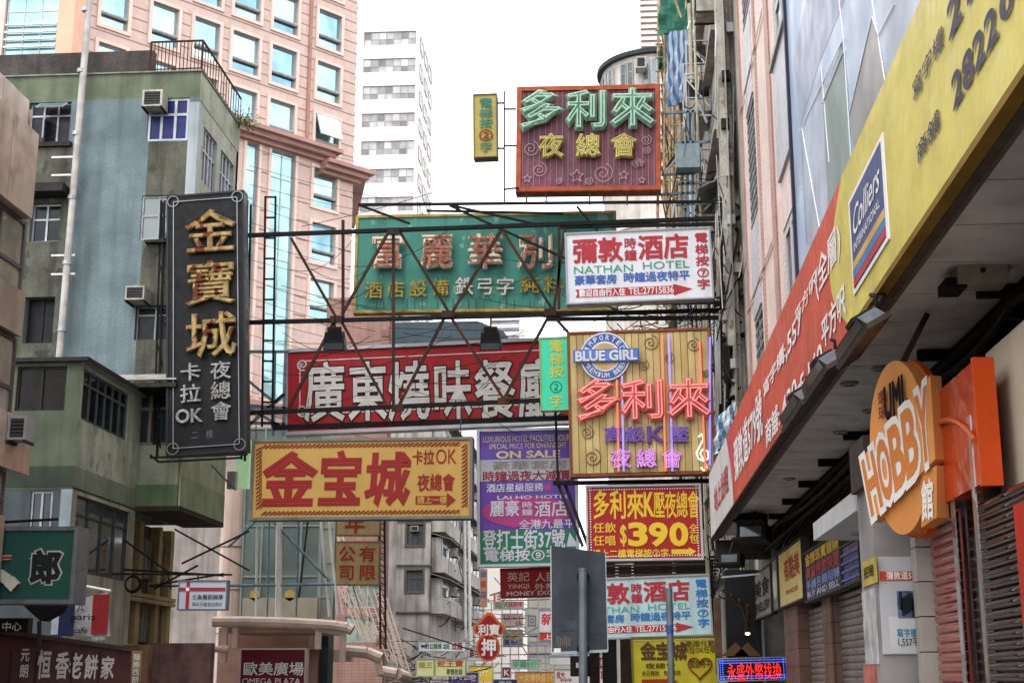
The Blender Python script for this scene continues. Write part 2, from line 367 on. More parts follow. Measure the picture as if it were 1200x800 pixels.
# red field meets yellow on a curve
n = 14
cur = [(-11.6 - .9 * math.sin(math.pi * i / n), ZB + (ZT - ZB) * i / n) for i in range(n + 1)]
cur2 = [(-25.0 + 1.1 * math.cos(math.pi * .5 * i / n), ZB + (ZT - ZB) * i / n) for i in range(n + 1)]
ob(B().box(FN, -23.8, ZB, -11.6, ZT, -.09, 0), 'banner_panel', mred, ban)
ob(B().prism(FN, [(-11.55, ZB), (-11.55, ZT)] + cur[::-1], -.01, .005), "banner_panel", myel, ban)
ob(B().box(FN, -29.95, ZB, -23.8, ZT, -.09, -.002), 'banner_panel', mwh, ban)
ob(B().prism(FN, [(-23.75, ZB), (-23.75, ZT)] + cur2[::-1], -.01, .005), 'banner_panel', mat('b8444a', **cloth), ban)
ob(B().box(FN, -11.55, ZB - .05, -3, ZB - .003, -.1, .0), 'hem', mat('7a5c14', .7, 0, .2, 2), ban); ob(B().box(FN, -29.95, ZB - .03, -11.56, ZB - .003, -.1, .0), 'hem', mat('3a2420', .7, 0, .2, 2), ban)
def bt(s, y0, y1, z0, z1, m, off=.01, vert=False): return text(FN, s, None, m, ban, local=(-y1, z0, -y0, z1), off=off, c=.012, vert=vert)
def bq(s, bl, br, tl, m, off=.012): return text(FN, s, None, m, ban, quad=(bl, br, tl), off=off, c=.014)
wt = mat('dcd8d6', .6, 0, .05)
def bp_(s, px, m, off=.02):
    x0, y0, x1, y1 = px; a = FN.loc(x0, y1); c = FN.loc(x1, y0); return text(FN, s, None, m, ban, local=(a[0], a[1], c[0], c[1]), off=off, c=.012)
for s_, px_, m_, o_ in (('寫字樓', (1072, 25, 1107, 123), mtxt, .01), ('21', (1115, -42, 1137, 47), mtxt, .025), ('商舖', (1077, 124, 1102, 195), mtxt, .015), ('2822', (1120, 2, 1168, 129), mtxt, .025), ('07', (1176, -60, 1206, 30), mtxt, .025),
        ('寫字樓:', (896, 402, 921, 466), wt, .02), ('1,557', (919, 360, 940, 426), wt, .02), ('平方呎', (933, 312, 958, 384), wt, .015), ('(全層)', (958, 260, 985, 346), wt, .015),
        ('商舖:', (899, 474, 914, 522), wt, .02), ('430-', (918, 434, 938, 492), wt, .02), ('5,160', (940, 400, 964, 466), wt, .02), ('平方呎', (965, 328, 991, 412), wt, .02),
        ('彌敦道579號', (862, 462, 893, 560), wt, .02), ('地上出租', (838, 541, 853, 602), mat('b03844', .6), .02)): bp_(s_, px_, m_, o_)
bd = ban
ob(B().box(FN, -11.3, 4.62, -9.75 + .0, 5.42, .001, .012), 'logo_border', wt, bd); ob(B().box(FN, -11.22, 4.66, -9.83, 5.38, .0121, .016), 'logo_field', mat('46507a', .5, 0, .1), bd)
for i, h in enumerate(('c8a050', '3f78b0', 'b03a3c')): ob(B().box(FN, -11.22, 4.665 + .07 * (2 - i), -9.83, 4.665 + .07 * (2 - i) + .066, .0161, .02), 'stripe', mat(h, .5), bd)
text(FN, 'Colliers', None, wt, bd, local=(-11.12, 5.06, -9.95, 5.27), c=.022, off=.005, ital=.1); text(FN, 'INTERNATIONAL', None, wt, bd, local=(-11.1, 4.93, -9.95, 5.0), c=.022, off=0)
# flood lamps on the canopy edge
def floodlamp(p, s, label, mir=1):
    t = thing('flood_lamp', label, 'lamp', p, 'black flood lamps along the canopy edge'); F = Fr(p, (0, -1, 0), (-.5, 0, .87)); q = V(p)
    ob(B().prism(F, [(-1.25 * s, 0), (1.25 * s, 0), (1.0 * s, .17 * s), (-1.0 * s, .17 * s)], -.12 * s, .16 * s), 'housing', mat('262b33', .35, .2, .2, 5, bump=.1), t)
    ob(B().box(F, -1.3 * s, -.07 * s, 1.3 * s, 0, -.16 * s, .2 * s), 'visor', mat('4a4038', .4, .3, .2, 5), t)
    ob(B().box(F, -1.0 * s, .03 * s, 1.0 * s, .15 * s, .16 * s, .17 * s), 'lens', glass('23282e'), t)
    ob(B().box(F, .3 * s, .171 * s, .8 * s, .23 * s, -.08, .1), 'gear_box', steel, t)
    ob(B().tube([q + V((0, -.3, .1)), q + V((.12, -.35, .25)), q + V((.05, -.2, .3))], .02), 'bracket', steel, t)
    c = [q + V((.03, -.45 - .08 * math.cos(a / 5), .12 + .1 * math.sin(a / 2))) for a in range(10)]
    ob(B().tube(c, .012), 'cable', black, t)
floodlamp(PXP(1010, 398, 1.9), .55, 'black flood lamp on the canopy edge, nearest and largest of the three together')
floodlamp(PXP(966, 442, 1.9), 0.6, 'black flood lamp with brown visor, middle of three under the banner edge')
floodlamp(PXP(938, 480, 1.92), 0.65, 'dark flood lamp low beside the number 430 on the banner')
def spot(p, s, label):
    t = thing('spot_lamp', label, 'lamp', p, 'spot lamps below the far end of the canopy'); F = Fr(p, (.9, -.4, 0), (0, .2, 1))
    ob(B().box(F, -.3 * s, -.16 * s, .3 * s, .16 * s, -.3 * s, .1 * s).prism(F, [(-.34 * s, -.2 * s), (.34 * s, -.2 * s), (.3 * s, -.16 * s), (-.3 * s, -.16 * s)], -.1 * s, .3 * s), 'housing', black, t)
    ob(B().box(F, -.22 * s, -.1 * s, .22 * s, .1 * s, .1 * s, .115 * s), 'lens', glass('4a4e52', .1, .2), t); ob(B().bar(V(p) + V((0, 0, .15 * s)), V(p) + V((.1, .1, .6 * s)), .025), 'bracket', steel, t)
spot(P(880, 603, 26), .8, 'upper black spot lamp hanging below the canopy end'); spot(P(882, 624, 25.5), .9, 'lower wide black spot lamp below the canopy end'); spot(P(856, 655, 27), .7, 'small shiny spot lamp beside the far canopy end')
# soffit fitting
t = thing('light_fitting', 'cream boxed light fitting on the grey soffit panels', 'lamp', PXP(1140, 325, 2.7))
F = FY(10.15); r = F.rect(1118, 308, 1176, 336); t.location = F.pt(r[0], r[1]); ob(box1(F, r, -.12, .12), 'casing', mat('8d8474', .6, 0, .2, 5), t); ob(B().disc(F, (r[0] + r[2]) / 2, (r[1] + r[3]) / 2, .02, .02, .12, .13, 8), 'screw', steel, t)
ob(box1(F, F.rect(1106, 328, 1130, 340), -.2, .08), 'lens', black, t)
for i, (px, py) in enumerate(((1020, 480), (985, 505), (925, 560), (1032, 430), (995, 448))):
    t = thing('downlight', ['small round soffit lamp above the dark beam left of the hobby sign', 'small round soffit lamp midway along the canopy', 'small round soffit lamp nearest the far canopy end', 'small round soffit lamp just left of the oval sign top', 'small round soffit lamp beside the flood lamps'][i], 'lamp', PXP(px, py, 2.5), 'recessed soffit lamps')
    d = ray(px, py); tt = (4.5 - 1.6) / d.z; p = CAM + d * tt; t.location = p
    Fh = Fr(p, (1, 0, 0), (0, 1, 0)); ob(B().disc(Fh, 0, 0, .09, .09, -.03, -.001, 16), 'rim', grey_al, t); ob(B().disc(Fh, 0, 0, .06, .06, -.035, -.031, 12), 'glass', glass('cfd4d8'), t)
# ================================================================ RIGHT: SHOPS UNDER THE CANOPY
FS = FXR(3.1)
shop = thing('shop_row', 'dark closed shopfronts under the canopy with roller shutters and brown columns', 'shop', (3.3, 20, 0))
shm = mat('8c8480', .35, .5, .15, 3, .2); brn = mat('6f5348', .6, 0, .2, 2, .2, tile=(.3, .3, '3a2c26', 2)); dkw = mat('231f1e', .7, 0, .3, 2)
def shutter(px, Xp, parent, m=shm, step=.1, zb=.13, pxtop=None, label=None):
    F = FXR(Xp); a0, b0, a1, b1 = F.rect(*px); b0 = zb
    n_ = min(45, int((b1 - b0) / step)); s = ob(B().box(F, a0, b0, a1, b1, -.06, -.04), 'shutter', m, parent, label); me = None
    for i in range(n_):
        z = b1 - (i + 1) * step; b = B(); pts = [(-.028, z), (-.006, z + step * .15), (.002, z + step * .5), (-.006, z + step * .85), (-.028, z + step - .004)]
        vs = []
        for (c_, zz) in pts: vs += [F.pt(a0, zz, c_), F.pt(a1, zz, c_)]
        b.add(vs, [(2 * j, 2 * j + 1, 2 * j + 3, 2 * j + 2) for j in range(4)])
        ob(b, 'slat', m, s, smooth=True)
shutter((937, 712, 966, 800), 3.32, shop); shutter((977, 690, 1013, 800), 3.25, shop)
for px, X in (((920, 722, 936, 800), 3.12), ((965, 700, 975, 800), 3.12)):
    r = FXR(X).rect(*px); ob(B().box(FXR(X), r[0], .13, r[2], 3.05, -.3, 0), 'column', brn, shop)
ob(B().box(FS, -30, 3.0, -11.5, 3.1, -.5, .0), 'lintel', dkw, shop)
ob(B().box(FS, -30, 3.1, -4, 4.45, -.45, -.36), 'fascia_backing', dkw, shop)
for i in range(12): ob(B().bar((3.3, 12 + i * 1.4, 4.35), (3.2, 13.4 + i * 1.4, 4.1), .03), 'pipe', black, shop)
for i in range(9): ob(B().box(FS, -29, 4.42 - i * .05 - .012, -13, 4.42 - i * .05 + .012, -.35, -.25), 'louvre', dkb, shop)
def xsign(name, label, px, X, th, face, parent_cat='sign', fr=None, cat='sign', group=None):
    F = FXR(X); r = F.rect(*px); t = thing(name, label, cat, F.pt((r[0] + r[2]) / 2, r[1]), group)
    ob(B().box(F, r[0], r[1], r[2], r[3], -th, 0), 'panel', face, t)
    if fr: e = .03; ob(B().box(F, r[0] - e, r[1] - e, r[2] + e, r[1], -th, .02).box(F, r[0] - e, r[3], r[2] + e, r[3] + e, -th, .02).box(F, r[0] - e, r[1], r[0], r[3], -th, .02).box(F, r[2], r[1], r[2] + e, r[3], -th, .02), 'frame', fr, t)
    return t, F, r
t, F, r = xsign('shop_sign', 'yellow shop sign with red characters above the shutters', (913, 640, 941, 706), 3.02, .12, mat('c9b26a', .4, 0, .1), fr=dkb)
a0, b0, a1, b1 = r; h = b1 - b0
text(F, '有點美', None, mat('a03028'), t, local=(a0 + .25 * (a1 - a0), b0 + .42 * h, a1 - .1 * (a1 - a0), b0 + .85 * h)); text(F, 'SNACKS', None, mat('a05038'), t, local=(a0 + .3 * (a1 - a0), b0 + .18 * h, a1 - .2 * (a1 - a0), b0 + .26 * h))
t, F, r = xsign('shop_sign', 'grey-green shop sign with pale oval beside the yellow sign', (905, 655, 912, 714), 3.03, .1, mat('6b7468', .5), fr=dkb)
ob(B().disc(F, (r[0] + r[2]) / 2, (r[1] + r[3]) / 2, (r[2] - r[0]) * .33, (r[3] - r[1]) * .3, .001, .01, 20), 'oval', mat('b0b4a8'), t)
t, F, r = xsign('shop_sign', 'faded grey shop sign with dark characters, farthest along the canopy', (883, 668, 904, 722), 3.0, .1, mat('7d776e', .6, 0, .25, 3), fr=dkb)
text(F, '美食', None, black, t, local=(r[0] + .3, r[1] + .4, r[2] - .3, r[3] - .15)); text(F, 'JEWELLERY', None, black, t, local=(r[0] + .3, r[1] + .12, r[2] - .3, r[1] + .3))
t, F, r = xsign('screen_sign', 'dark shop sign crowded with blue, red and yellow characters', (943, 636, 986, 696), 3.02, .12, mat('1b2140', .3, 0, .4, 5), fr=dkb)
a0, b0, a1, b1 = r; w_ = a1 - a0; h = b1 - b0; rr = random.Random(3)
for s, u0, v0, u1, v1, hx in (('金飾珠寶鐘錶', .05, .72, .98, .97, 'c8a428'), ('典當押物快捷', .05, .42, .98, .7, '9c3038'), ('手機名錶相機', .05, .2, .98, .4, '6f86b8'), ('BUY AND SELL', .08, .05, .95, .16, 'a8b4cc')):
    text(F, s, None, mat(hx, .4), t, local=(a0 + u0 * w_, b0 + v0 * h, a0 + u1 * w_, b0 + v1 * h), off=.02)
t, F, r = xsign('light_box', 'dark blue shop light box with horizontal bands', (987, 636, 1008, 682), 3.0, .12, mat('1c2660', .3, 0, .3, 3), fr=dkb)
for i in range(4): z = r[1] + (r[3] - r[1]) * (i + .5) / 4.5; ob(B().box(F, r[0], z - .015, r[2], z + .015, 0, .02), 'band', mat('3a54a0', .3), t)
# pale soffit box over the pillar
t = thing('soffit_box', 'pale box awning with two downlights between shop sign and hobby sign', 'awning', (2.8, 15, 3.2))
F = FXR(2.35); r = F.rect(952, 572, 1004, 632); y0, y1 = -r[2], -r[0]; zt = 3.62; zb = 3.28
d1, d2 = PXP(952, 606, 2.35), PXP(1003, 576, 2.35); zb = 3.02
zt = PXP(1003, 573, 2.35).z; zb = PXP(955, 632, 2.35).z; y1 = PXP(953, 620, 2.35).y; y0 = PXP(1003, 600, 2.35).y
ob(B().box(FXR(2.35), -y1, zb, -y0, zt, -.75, 0), 'casing', mat('c4c6c8', .5, 0, .1, 2, .15), t)
for i in (0, 1):
    Fh = Fr((2.7, y0 + (y1 - y0) * (.25 + .45 * i), zb), (1, 0, 0), (0, 1, 0)); ob(B().disc(Fh, 0, 0, .08, .08, -.03, -.001, 14), 'downlight', glass('d8dce0'), t)
# pillar with posters
pil = thing('pillar', 'street pillar wrapped in white property posters beside the shutters', 'pillar', P(1045, 799, 12.5))
Yp = 12.2; FP1 = FY(Yp); x0 = FP1.loc(1029, 720)[0]; x1 = FP1.loc(1082, 720)[0]; zt = 3.2; yb = PXP(1012, 720, x0).y
ob(B().box(FP1, x0, .13, x1, zt, -(yb - Yp), 0), 'shaft', mat('8a8684', .7, 0, .2, 2, .2), pil)
r = FP1.rect(1031, 652, 1074, 766); ob(box1(FP1, r, 0, .02), 'poster', mat('b0b2b6', .35, 0, .08, 2), pil)
r = FP1.rect(1031, 669, 1074, 680, .02); ob(box1(FP1, r, .02, .026), 'poster_strip', mat('b8402c'), pil); text(FP1, '彌敦道57', (1038, 671, 1072, 678), mat('e0d8d0'), pil, c=.032)
ob(box1(FP1, FP1.rect(1051, 692, 1073, 724), .02, .026), 'poster_photo', mat('5d6f8c', .4, 0, .5, 9), pil)
for i in range(7):
    a, b_ = FP1.loc(1052 + i * 3, 693 + (i * 7) % 9); ob(B().box(FP1, a, b_ - .15, a + .03, b_, .026, .03), 'poster_photo', mat('20262c', .5), pil)
ob(box1(FP1, FP1.rect(1042, 722, 1073, 765), .0205, .023), 'poster_note', mat('c2c4c4', .4), pil)
text(FP1, '寫字樓', (1050, 736, 1074, 746), mat('2f7fa0'), pil, c=.03); text(FP1, '1,557平', (1052, 748, 1076, 756), mat('30343c'), pil, c=.03, off=.005)
F = FXR(x0); ob(box1(F, F.rect(1012, 655, 1028, 685), 0, .01), 'notice', mat('b8a24a', .5, 0, .2, 4), pil); text(F, '招租', (1014, 662, 1026, 676), black, pil, c=.015)
ob(box1(F, F.rect(1013, 690, 1028, 778), 0, .008), 'notice', mat('b4b2b4', .5, 0, .3, 6), pil); ob(box1(F, F.rect(1013, 779, 1028, 800), 0, .008), 'notice', mat('b86a64', .5, 0, .3, 6), pil)
ob(box1(FY(Yp - .01), (x0 - .05, zt, x1 + .1, zt + .42), -(yb - Yp), .03), 'capital', dkb, pil)
# tiled wall strip and interior beyond pillar
t = thing('shop_wall', 'beige tiled strip of wall between the poster pillar and the orange shutter', 'wall', P(1086, 799, 11.8))
F = FY(11.9); x0 = F.loc(1078, 720)[0]; x1 = F.loc(1100, 720)[0]; k = 0; z = .13
while z < 3.1: ob(B().box(F, x0, z, x1, z + .27, -.2, 0), 'tile', mat('9a948a', .5, 0, .15, 2), t); z += .28
ob(box1(F, (x0, 3.13, x1, 3.5), -.2, .03), 'lightbox', mat('c8862c', .4, emit=.3), t); ob(B().disc(F, x0 + .06, 3.2, .03, .03, .03, .05, 10), 'red_light', mat('ff2010', .4, emit=4), t)
# near roller shutters: glossy, curved reflections
t = thing('roller_shutter', 'orange-red glossy slatted shutter column under the hobby sign', 'shutter', PXP(1108, 799, 2.6))
gl = mat('98200e', .15, .1, .15, 3, coat=.7); shutter((1094, 600, 1124, 799), 2.55, t, gl, .075)
r = FXR(2.53).rect(1122, 590, 1126, 799); ob(box1(FXR(2.53), (r[0], .13, r[2], 3.15), -.004, .006), 'guide_rail', mat('c8c4c4', .15, .9), t)
t = thing('roller_shutter', 'large brown shiny roller shutter at the right edge of the photo', 'shutter', PXP(1175, 799, 2.6))
gl2 = mat('3c2622', .12, .7, .2, 2); shutter((1150, 560, 1255, 799), 2.6, t, gl2, .07)
r = FXR(2.55).rect(1126, 590, 1149, 799); ob(box1(FXR(2.62), (r[0], .13, r[2], 3.5), -.3, .0), 'dark_jamb', mat('09080a', .2, 0, .3, 3, spec=.3), t)
r = FXR(2.5).rect(1148, 570, 1152, 799); ob(box1(FXR(2.5), (r[0], .13, r[2], 3.4), -.004, .006), 'guide_rail', mat('c8c4c4', .15, .9), t)
t = thing('red_post', 'glossy red upright post at the far right edge', 'post', PXP(1197, 700, 2.4)); r = FXR(2.35).rect(1191, 590, 1230, 690); ob(box1(FXR(2.35), (r[0], .13, r[2], PXP(1193, 590, 2.35).z), -.2, 0), 'post', mat('a82410', .3, 0), t)
# ---- orange box and beige box
t = thing('sign_box', 'glossy orange-red box sign behind the hobby lettering', 'sign', PXP(1130, 560, 2.55))
X = 2.5; p = PXP(1145, 500, X); pf = PXP(1103, 520, X); zt = PXP(1143, 420, X).z; zb = PXP(1143, 570, X).z; xr = P(1167, 500, p.y).x
ob(B().box(FXR(X), -pf.y, zb, -p.y, zt, -(xr - X), 0), 'casing', mat('b83410', .3, 0, .2, 2, bump=.1, bs=3, coat=.4), t)
ob(B().box(FY(p.y), X - .01, zb - .02, xr + .01, zt + .02, .001, .05), 'front_face', mat('cf4a18', .3, 0, .1, 2), t)  # brighter orange: light on this face is put into its colour
ob(B().tube([V((X - .02, pf.y + (p.y - pf.y) * f_, zt - .3 * f_ * f_ - .25)) for f_ in [i / 8 for i in range(9)]], .02), 'tape', mat('d0602c', .25), t)
t = thing('lamp_cabinet', 'plain beige box cabinet under the canopy at the right edge', 'sign', PXP(1190, 580, 2.9))
X = 2.75; p = PXP(1160, 480, X); q = PXP(1240, 480, X); ob(B().box(FXR(X), -p.y, PXP(1172, 587, X).z, -q.y, PXP(1158, 412, X).z, -.5, 0), 'casing', mat('c4b8a2', .6, 0, .08, 1.5, .15), t)
# ---- HOBBY sign: shaped orange board with raised letters, facing the road
hb = thing('hobby_sign', 'orange oval hobby shop sign with white-outlined lettering on slanted band', 'sign', PXP(1060, 620, 2.3))
pc = PXP(1055, 525, 2.25); F = Fr(pc, V((.5, -.866, 0)))
pm_, pd = mat('cf8a4c', .5, 0, .12, 2, .12, '8a5a30', bump=.15, bs=6), mat('b4501c', .4, 0, .1)
def L(px, py, c=0): return F.loc(px, py, c)
ell = []
ca, cb = L(1053, 523)
ra = (L(1088, 523)[0] - L(1019, 523)[0]) / 2; rb = (L(1053, 420)[1] - L(1053, 626)[1]) / 2
ob(B().disc(F, ca, cb, ra, rb, -.12, 0, 40), 'oval_board', pm_, hb); ob(B().disc(F, ca, cb, ra * 1.06, rb * 1.03, -.2, -.121, 40), 'oval_edge', pd, hb)
bp = [L(*q) for q in ((1013, 538), (1024, 612), (1038, 597), (1104, 532), (1107, 525), (1096, 440))]
bp = [L(1013, 540), L(1027, 612), L(1102, 538), L(1096, 440)]
ob(B().prism(F, bp, -.06, .05), 'lettering_band', pm_, hb)
def lq(u, v):  # bilinear on the band
    return ((1 - u) * (1 - v) * bp[1][0] + u * (1 - v) * bp[2][0] + (1 - u) * v * bp[0][0] + u * v * bp[3][0], (1 - u) * (1 - v) * bp[1][1] + u * (1 - v) * bp[2][1] + (1 - u) * v * bp[0][1] + u * v * bp[3][1])
for i, ch in enumerate('HOBBY'):
    u0, u1 = .03 + i * .19, .03 + i * .19 + .175; o = lq(u0, .1); e = lq(u1, .1); tp = lq(u0, .93)
    for m_, off, c_, ex in ((mat('d8d4d0', .5), .12, .053, 0), (mat('c4763a', .5), .03, .057, 0)):
        b = B(); put(b, F, ch, o, (e[0] - o[0], e[1] - o[1]), (tp[0] - o[0], tp[1] - o[1]), c_, .3, off, ex, 0, False); ob(b, 'letter', m_, hb)
text(F, 'UML', None, black, hb, quad=((1041, 492), (1067, 474), (1039, 456)), c=.03, off=.05, ext=.01)
text(F, '環球', None, mat('7a2420'), hb, quad=((1032, 494), (1040, 488), (1031, 460)), vert=True, c=.02, off=.02)
text(F, '館', None, mat('d8d2c8'), hb, quad=((1084, 612), (1098, 606), (1083, 565)), c=.03, off=.03)
ob(B().prism(F, [L(1082, 618), L(1100, 606), L(1100, 545), L(1082, 555)], -.1, .02), 'small_panel', pm_, hb)
ob(B().bar(F.pt(ca, cb + rb, -.1), F.pt(ca + .1, cb + rb + .4, -.3), .03), 'hanger', steel, hb)
# cables under canopy
def cable(pts, r, m, parent, sag=0, name='cable', n=8):
    b = B()
    for i in range(len(pts) - 1):
        p, q = V(pts[i]), V(pts[i + 1]); pp = []
        for k in range(n + 1): f_ = k / n; x = p.lerp(q, f_); x.z -= sag * 4 * f_ * (1 - f_); pp.append(x)
        b.tube(pp, r, 4)
    return ob(b, name, m, parent)
# sparkling cable bundle
t = thing('cable_run', 'black cable run looping under the canopy girders', 'cable', (2.9, 12, 4.2)); cable([(2.9, 8, 4.3), (2.85, 10, 4.2), (2.95, 13, 4.25), (2.9, 17, 4.2), (2.9, 25, 4.25)], .03, black, t, .08)
# ================================================================ RIGHT: OLD BUILDING BEHIND THE SIGNS
X0 = 2.95
old = thing('old_building', 'weathered grey concrete tenement behind the signs, covered in pipes and cages', 'building', (X0, 50, 0))
FO = FXR(X0); oc = mat('b0aaa0', .9, 0, .22, 1.2, .5, '3a342e', bump=.4, fine=.3); oc2 = mat('b8b2a8', .9, 0, .2, 1.5, .35, '4a443c', bump=.3)
holes = [(-40 - 6 * i, z, -37.2 - 6 * i, z + 1.6) for i in range(6) for z in (4.8, 7.6, 10.4, 13.2, 16.0, 18.8, 21.6)]
wall(old, FO, -74, 0, -33.5, 24, holes, oc, .06)
for k, h in enumerate(holes): window(old, FO, h, 3, 2, alu, glass('333b3e'), .06, .05, cheap=k > 13, rowfr=[.65])
for k, h in enumerate(holes):
    if k % 3 == 0: ob(B().add([FO.pt(h[0] - .2, h[3] + .1, 0), FO.pt(h[2] + .2, h[3] + .1, 0), FO.pt(h[2] + .2, h[3] - .15, .55), FO.pt(h[0] - .2, h[3] - .15, .55), FO.pt(h[0] - .2, h[3] + .06, 0), FO.pt(h[2] + .2, h[3] + .06, 0), FO.pt(h[2] + .2, h[3] - .19, .55), FO.pt(h[0] - .2, h[3] - .19, .55)], [(0, 1, 2, 3), (7, 6, 5, 4), (0, 3, 7, 4), (1, 5, 6, 2), (3, 2, 6, 7)]), 'awning', mat('8c8d88', .6, .2, .3, 3, .5), old)
Fe = FY(33.6)
ob(B().box(Fe, 3.22, 0, 9, 24, -.6, 0), 'end_wall', oc2, old); ob(B().box(Fe, X0 + .01, 0, 15, 24.02, -40.4, -.62), 'core', oc, old)
xa = P(843, 120, 34).x; ob(B().box(FY(34), xa, 9.5, 3.1, 24.2, -.6, 0), 'concrete_column', mat('bab4aa', .95, 0, .2, 2.5, .35, '5a5248', bump=.6, bs=12, fine=.3, peel=('857e74', .5)), old)
ob(B().box(FY(34), xa + .12, 0, 3.1, 9.49, -.6, 0), 'concrete_column', oc2, old)
for i in range(7): ob(B().box(FO, -74, 4.2 + 2.8 * i, -34.7, 4.34 + 2.8 * i, 0, .25), 'floor_ledge', oc, old)
rr = random.Random(5)
for k in range(26):
    y = 34.8 + rr.random() * 20; z0 = 3 + rr.random() * 6; z1 = z0 + 6 + rr.random() * 11; x = X0 - .06 - rr.random() * .5
    ob(B().bar((x, y, z0), (x + rr.uniform(-.05, .05), y, min(z1, 23)), .03 + rr.random() * .03, 6), 'drain_pipe', rr.choice([oc2, steel, alu, rust, mat('b9b09c', .7, 0, .2, 4, .4)]), old)
# tall AC cages hanging off the old building
def cage(px, Y, label):
    F = FY(Y); r = F.rect(*px); t = thing('window_cage', label, 'cage', F.pt((r[0] + r[2]) / 2, r[1]), 'metal window cages on the old building')
    ob(B().box(F, r[0], r[1], r[2], r[1] + .35 * (r[3] - r[1]), -1.6, 0), 'tray', mat('a8a296', .7, 0, .25, 3, .5), t)
    b = B()
    for a in (r[0], r[2]):
        for c in (-1.6, 0): b.bar(F.pt(a, r[1], c), F.pt(a, r[3], c), .03)
    for z in (r[1] + .4 * (r[3] - r[1]), r[3]):
        for c in (-1.6, 0): b.bar(F.pt(r[0], z, c), F.pt(r[2], z, c), .025)
    ob(b, 'frame', alu, t); g = B()
    for i in range(9): a = r[0] + (r[2] - r[0]) * (i + .5) / 9; g.bar(F.pt(a, r[1] + .35 * (r[3] - r[1]), 0), F.pt(a, r[3], 0), .01)
    ob(g, 'bars', steel, t); ob(B().box(F, r[0] + .1, r[1] + .4 * (r[3] - r[1]), r[2] - .25, r[3] - .08, -.9, -.1), 'cooling_unit', ac_dark, t)
    ob(B().bar(F.pt(r[0], r[3], 0), F.pt(r[2], r[1] + .1, 0), .025), 'brace', whitep, t)
    return t
cage((804, 48, 838, 92), 39, 'upper rusty window cage with cooling unit beside the striped tarpaulin')
cage((804, 92, 832, 130), 38.5, 'lower rusty window cage with cooling unit beside the striped tarpaulin')
def bxs(name, label, px, Y, m, cat, d=.5, gr=None): F = FY(Y); r = F.rect(*px); return gbox(name, label, cat, F, r, -d, 0, m, gr, 'casing'), F, r
t, F, r = bxs('meter_box', 'pale blue steel box on the old building, under the cages', (792, 168, 820, 196), 37, mat('8fa0a6', .6, .1, .2, 4, .3), 'box')
t, F, r = bxs('meter_box', 'grey-green steel cabinet on the old building below the hotel sign', (866, 418, 884, 452), 34.3, mat('7d8c8c', .6, .1, .2, 4, .3), 'box')
ob(B().box(F, (r[0] + r[2]) / 2 - .01, r[1], (r[0] + r[2]) / 2 + .01, r[3], 0, .02), 'door_seam', steel, t)
for k_ in range(12):
    y_ = 35.4 + (k_ * 7) % 10 * 1.3; z_ = 5.6 + k_ * 1.35
    aircon(FO, (-y_ - .8, z_, -y_, z_ + .5), .02, .55, ['grimy air conditioner just above the shop canopy tip', 'air conditioner on old wall beside the lower hotel sign', 'air conditioner on old wall beside the red price sign', 'air conditioner on old wall below the beer sign', 'air conditioner on old wall level with the beer sign foot', 'air conditioner on old wall level with the pink neon characters', 'air conditioner on old wall level with the beer sign top', 'air conditioner on old wall just under the upper hotel sign', 'air conditioner on old wall beside the upper hotel sign', 'air conditioner on old wall level with the truss top', 'air conditioner on old wall beneath the pale blue box', 'air conditioner on old wall beside the pale blue ladder'][k_])
# ---- bamboo scaffold with net and tarpaulin
sc = thing('bamboo_scaffold', 'bamboo scaffolding poles wrapped round the upper old building', 'scaffold', P(785, 100, 44) - V((0, 0, 0)))
bam = mat('b39a74', .7, 0, .3, 5, .3)
for k, (px, Y) in enumerate(((770, 46), (778, 44), (784, 44), (789, 45), (796, 43), (803, 42.5), (781, 47), (792, 47.5))):
    p, q = P(px + 2, -60, Y), P(px, 238 if k % 2 else 380, Y); ob(B().bar(q, p, .05, 6), 'pole', bam, sc)
for z in range(14): p = P(768, 20 + z * 16, 44); ob(B().bar(p, p + V((1.3 + .3 * (z % 3), 0, .05 * (z % 2))), .035, 5), 'crosspole', bam, sc); ob(B().bar(p + V((.2, 0, 0)), p + V((.5, 3.5, .1)), .03, 5), 'crosspole', bam, sc)
def drape(name, label, pts, m, th=.02, nx=14, nz=12, amp=.12, cat='cover', stripes=None):
    """wavy cloth between four corner points TL,TR,BR,BL"""
    TL, TR, BR_, BL_ = [V(p) for p in pts]; t = thing(name, label, cat, BL_); b = [B(), B()]
    nn = (TR - TL).cross(BL_ - TL).normalized()
    g = [[(TL.lerp(TR, i / nx)).lerp(BL_.lerp(BR_, i / nx), j / nz) + nn * amp * (math.sin(i * 1.9 + j * .35) * .6 + math.sin(j * 1.3 + i * .6) * .4) * (.3 + j / nz) for i in range(nx + 1)] for j in range(nz + 1)]
    for j in range(nz):
        for i in range(nx):
            k = 0 if not stripes else i % 2; q = [g[j][i], g[j][i + 1], g[j + 1][i + 1], g[j + 1][i]]
            b[k].add(q + [x + nn * th for x in q], [(0, 1, 2, 3), (7, 6, 5, 4)])
    if stripes: ob(b[0], 'blue_stripe', stripes[0], t, smooth=True); ob(b[1], 'white_stripe', stripes[1], t, smooth=True)
    else: ob(b[0], 'cloth', m, t, smooth=True)
    return t
gn = mat('2f6b56', .8, 0, .35, 3, bump=.4, bs=20)
drape('scaffold_net', 'green safety net hanging on the bamboo scaffold', (P(771, -30, 43.5), P(817, -30, 42), P(815, 34, 42), P(772, 42, 43.5)), gn, cat='net')
drape('tarpaulin', 'blue and white striped tarpaulin hanging below the green net', (P(780, 38, 43.2), P(812, 34, 41.8), P(806, 118, 41.8), P(782, 126, 43.2)), None, cat='tarpaulin', nx=24, stripes=(mat('4a6c96', .7, 0, .25, 3, .3), mat('a4aebc', .7, 0, .25, 3, .3)))
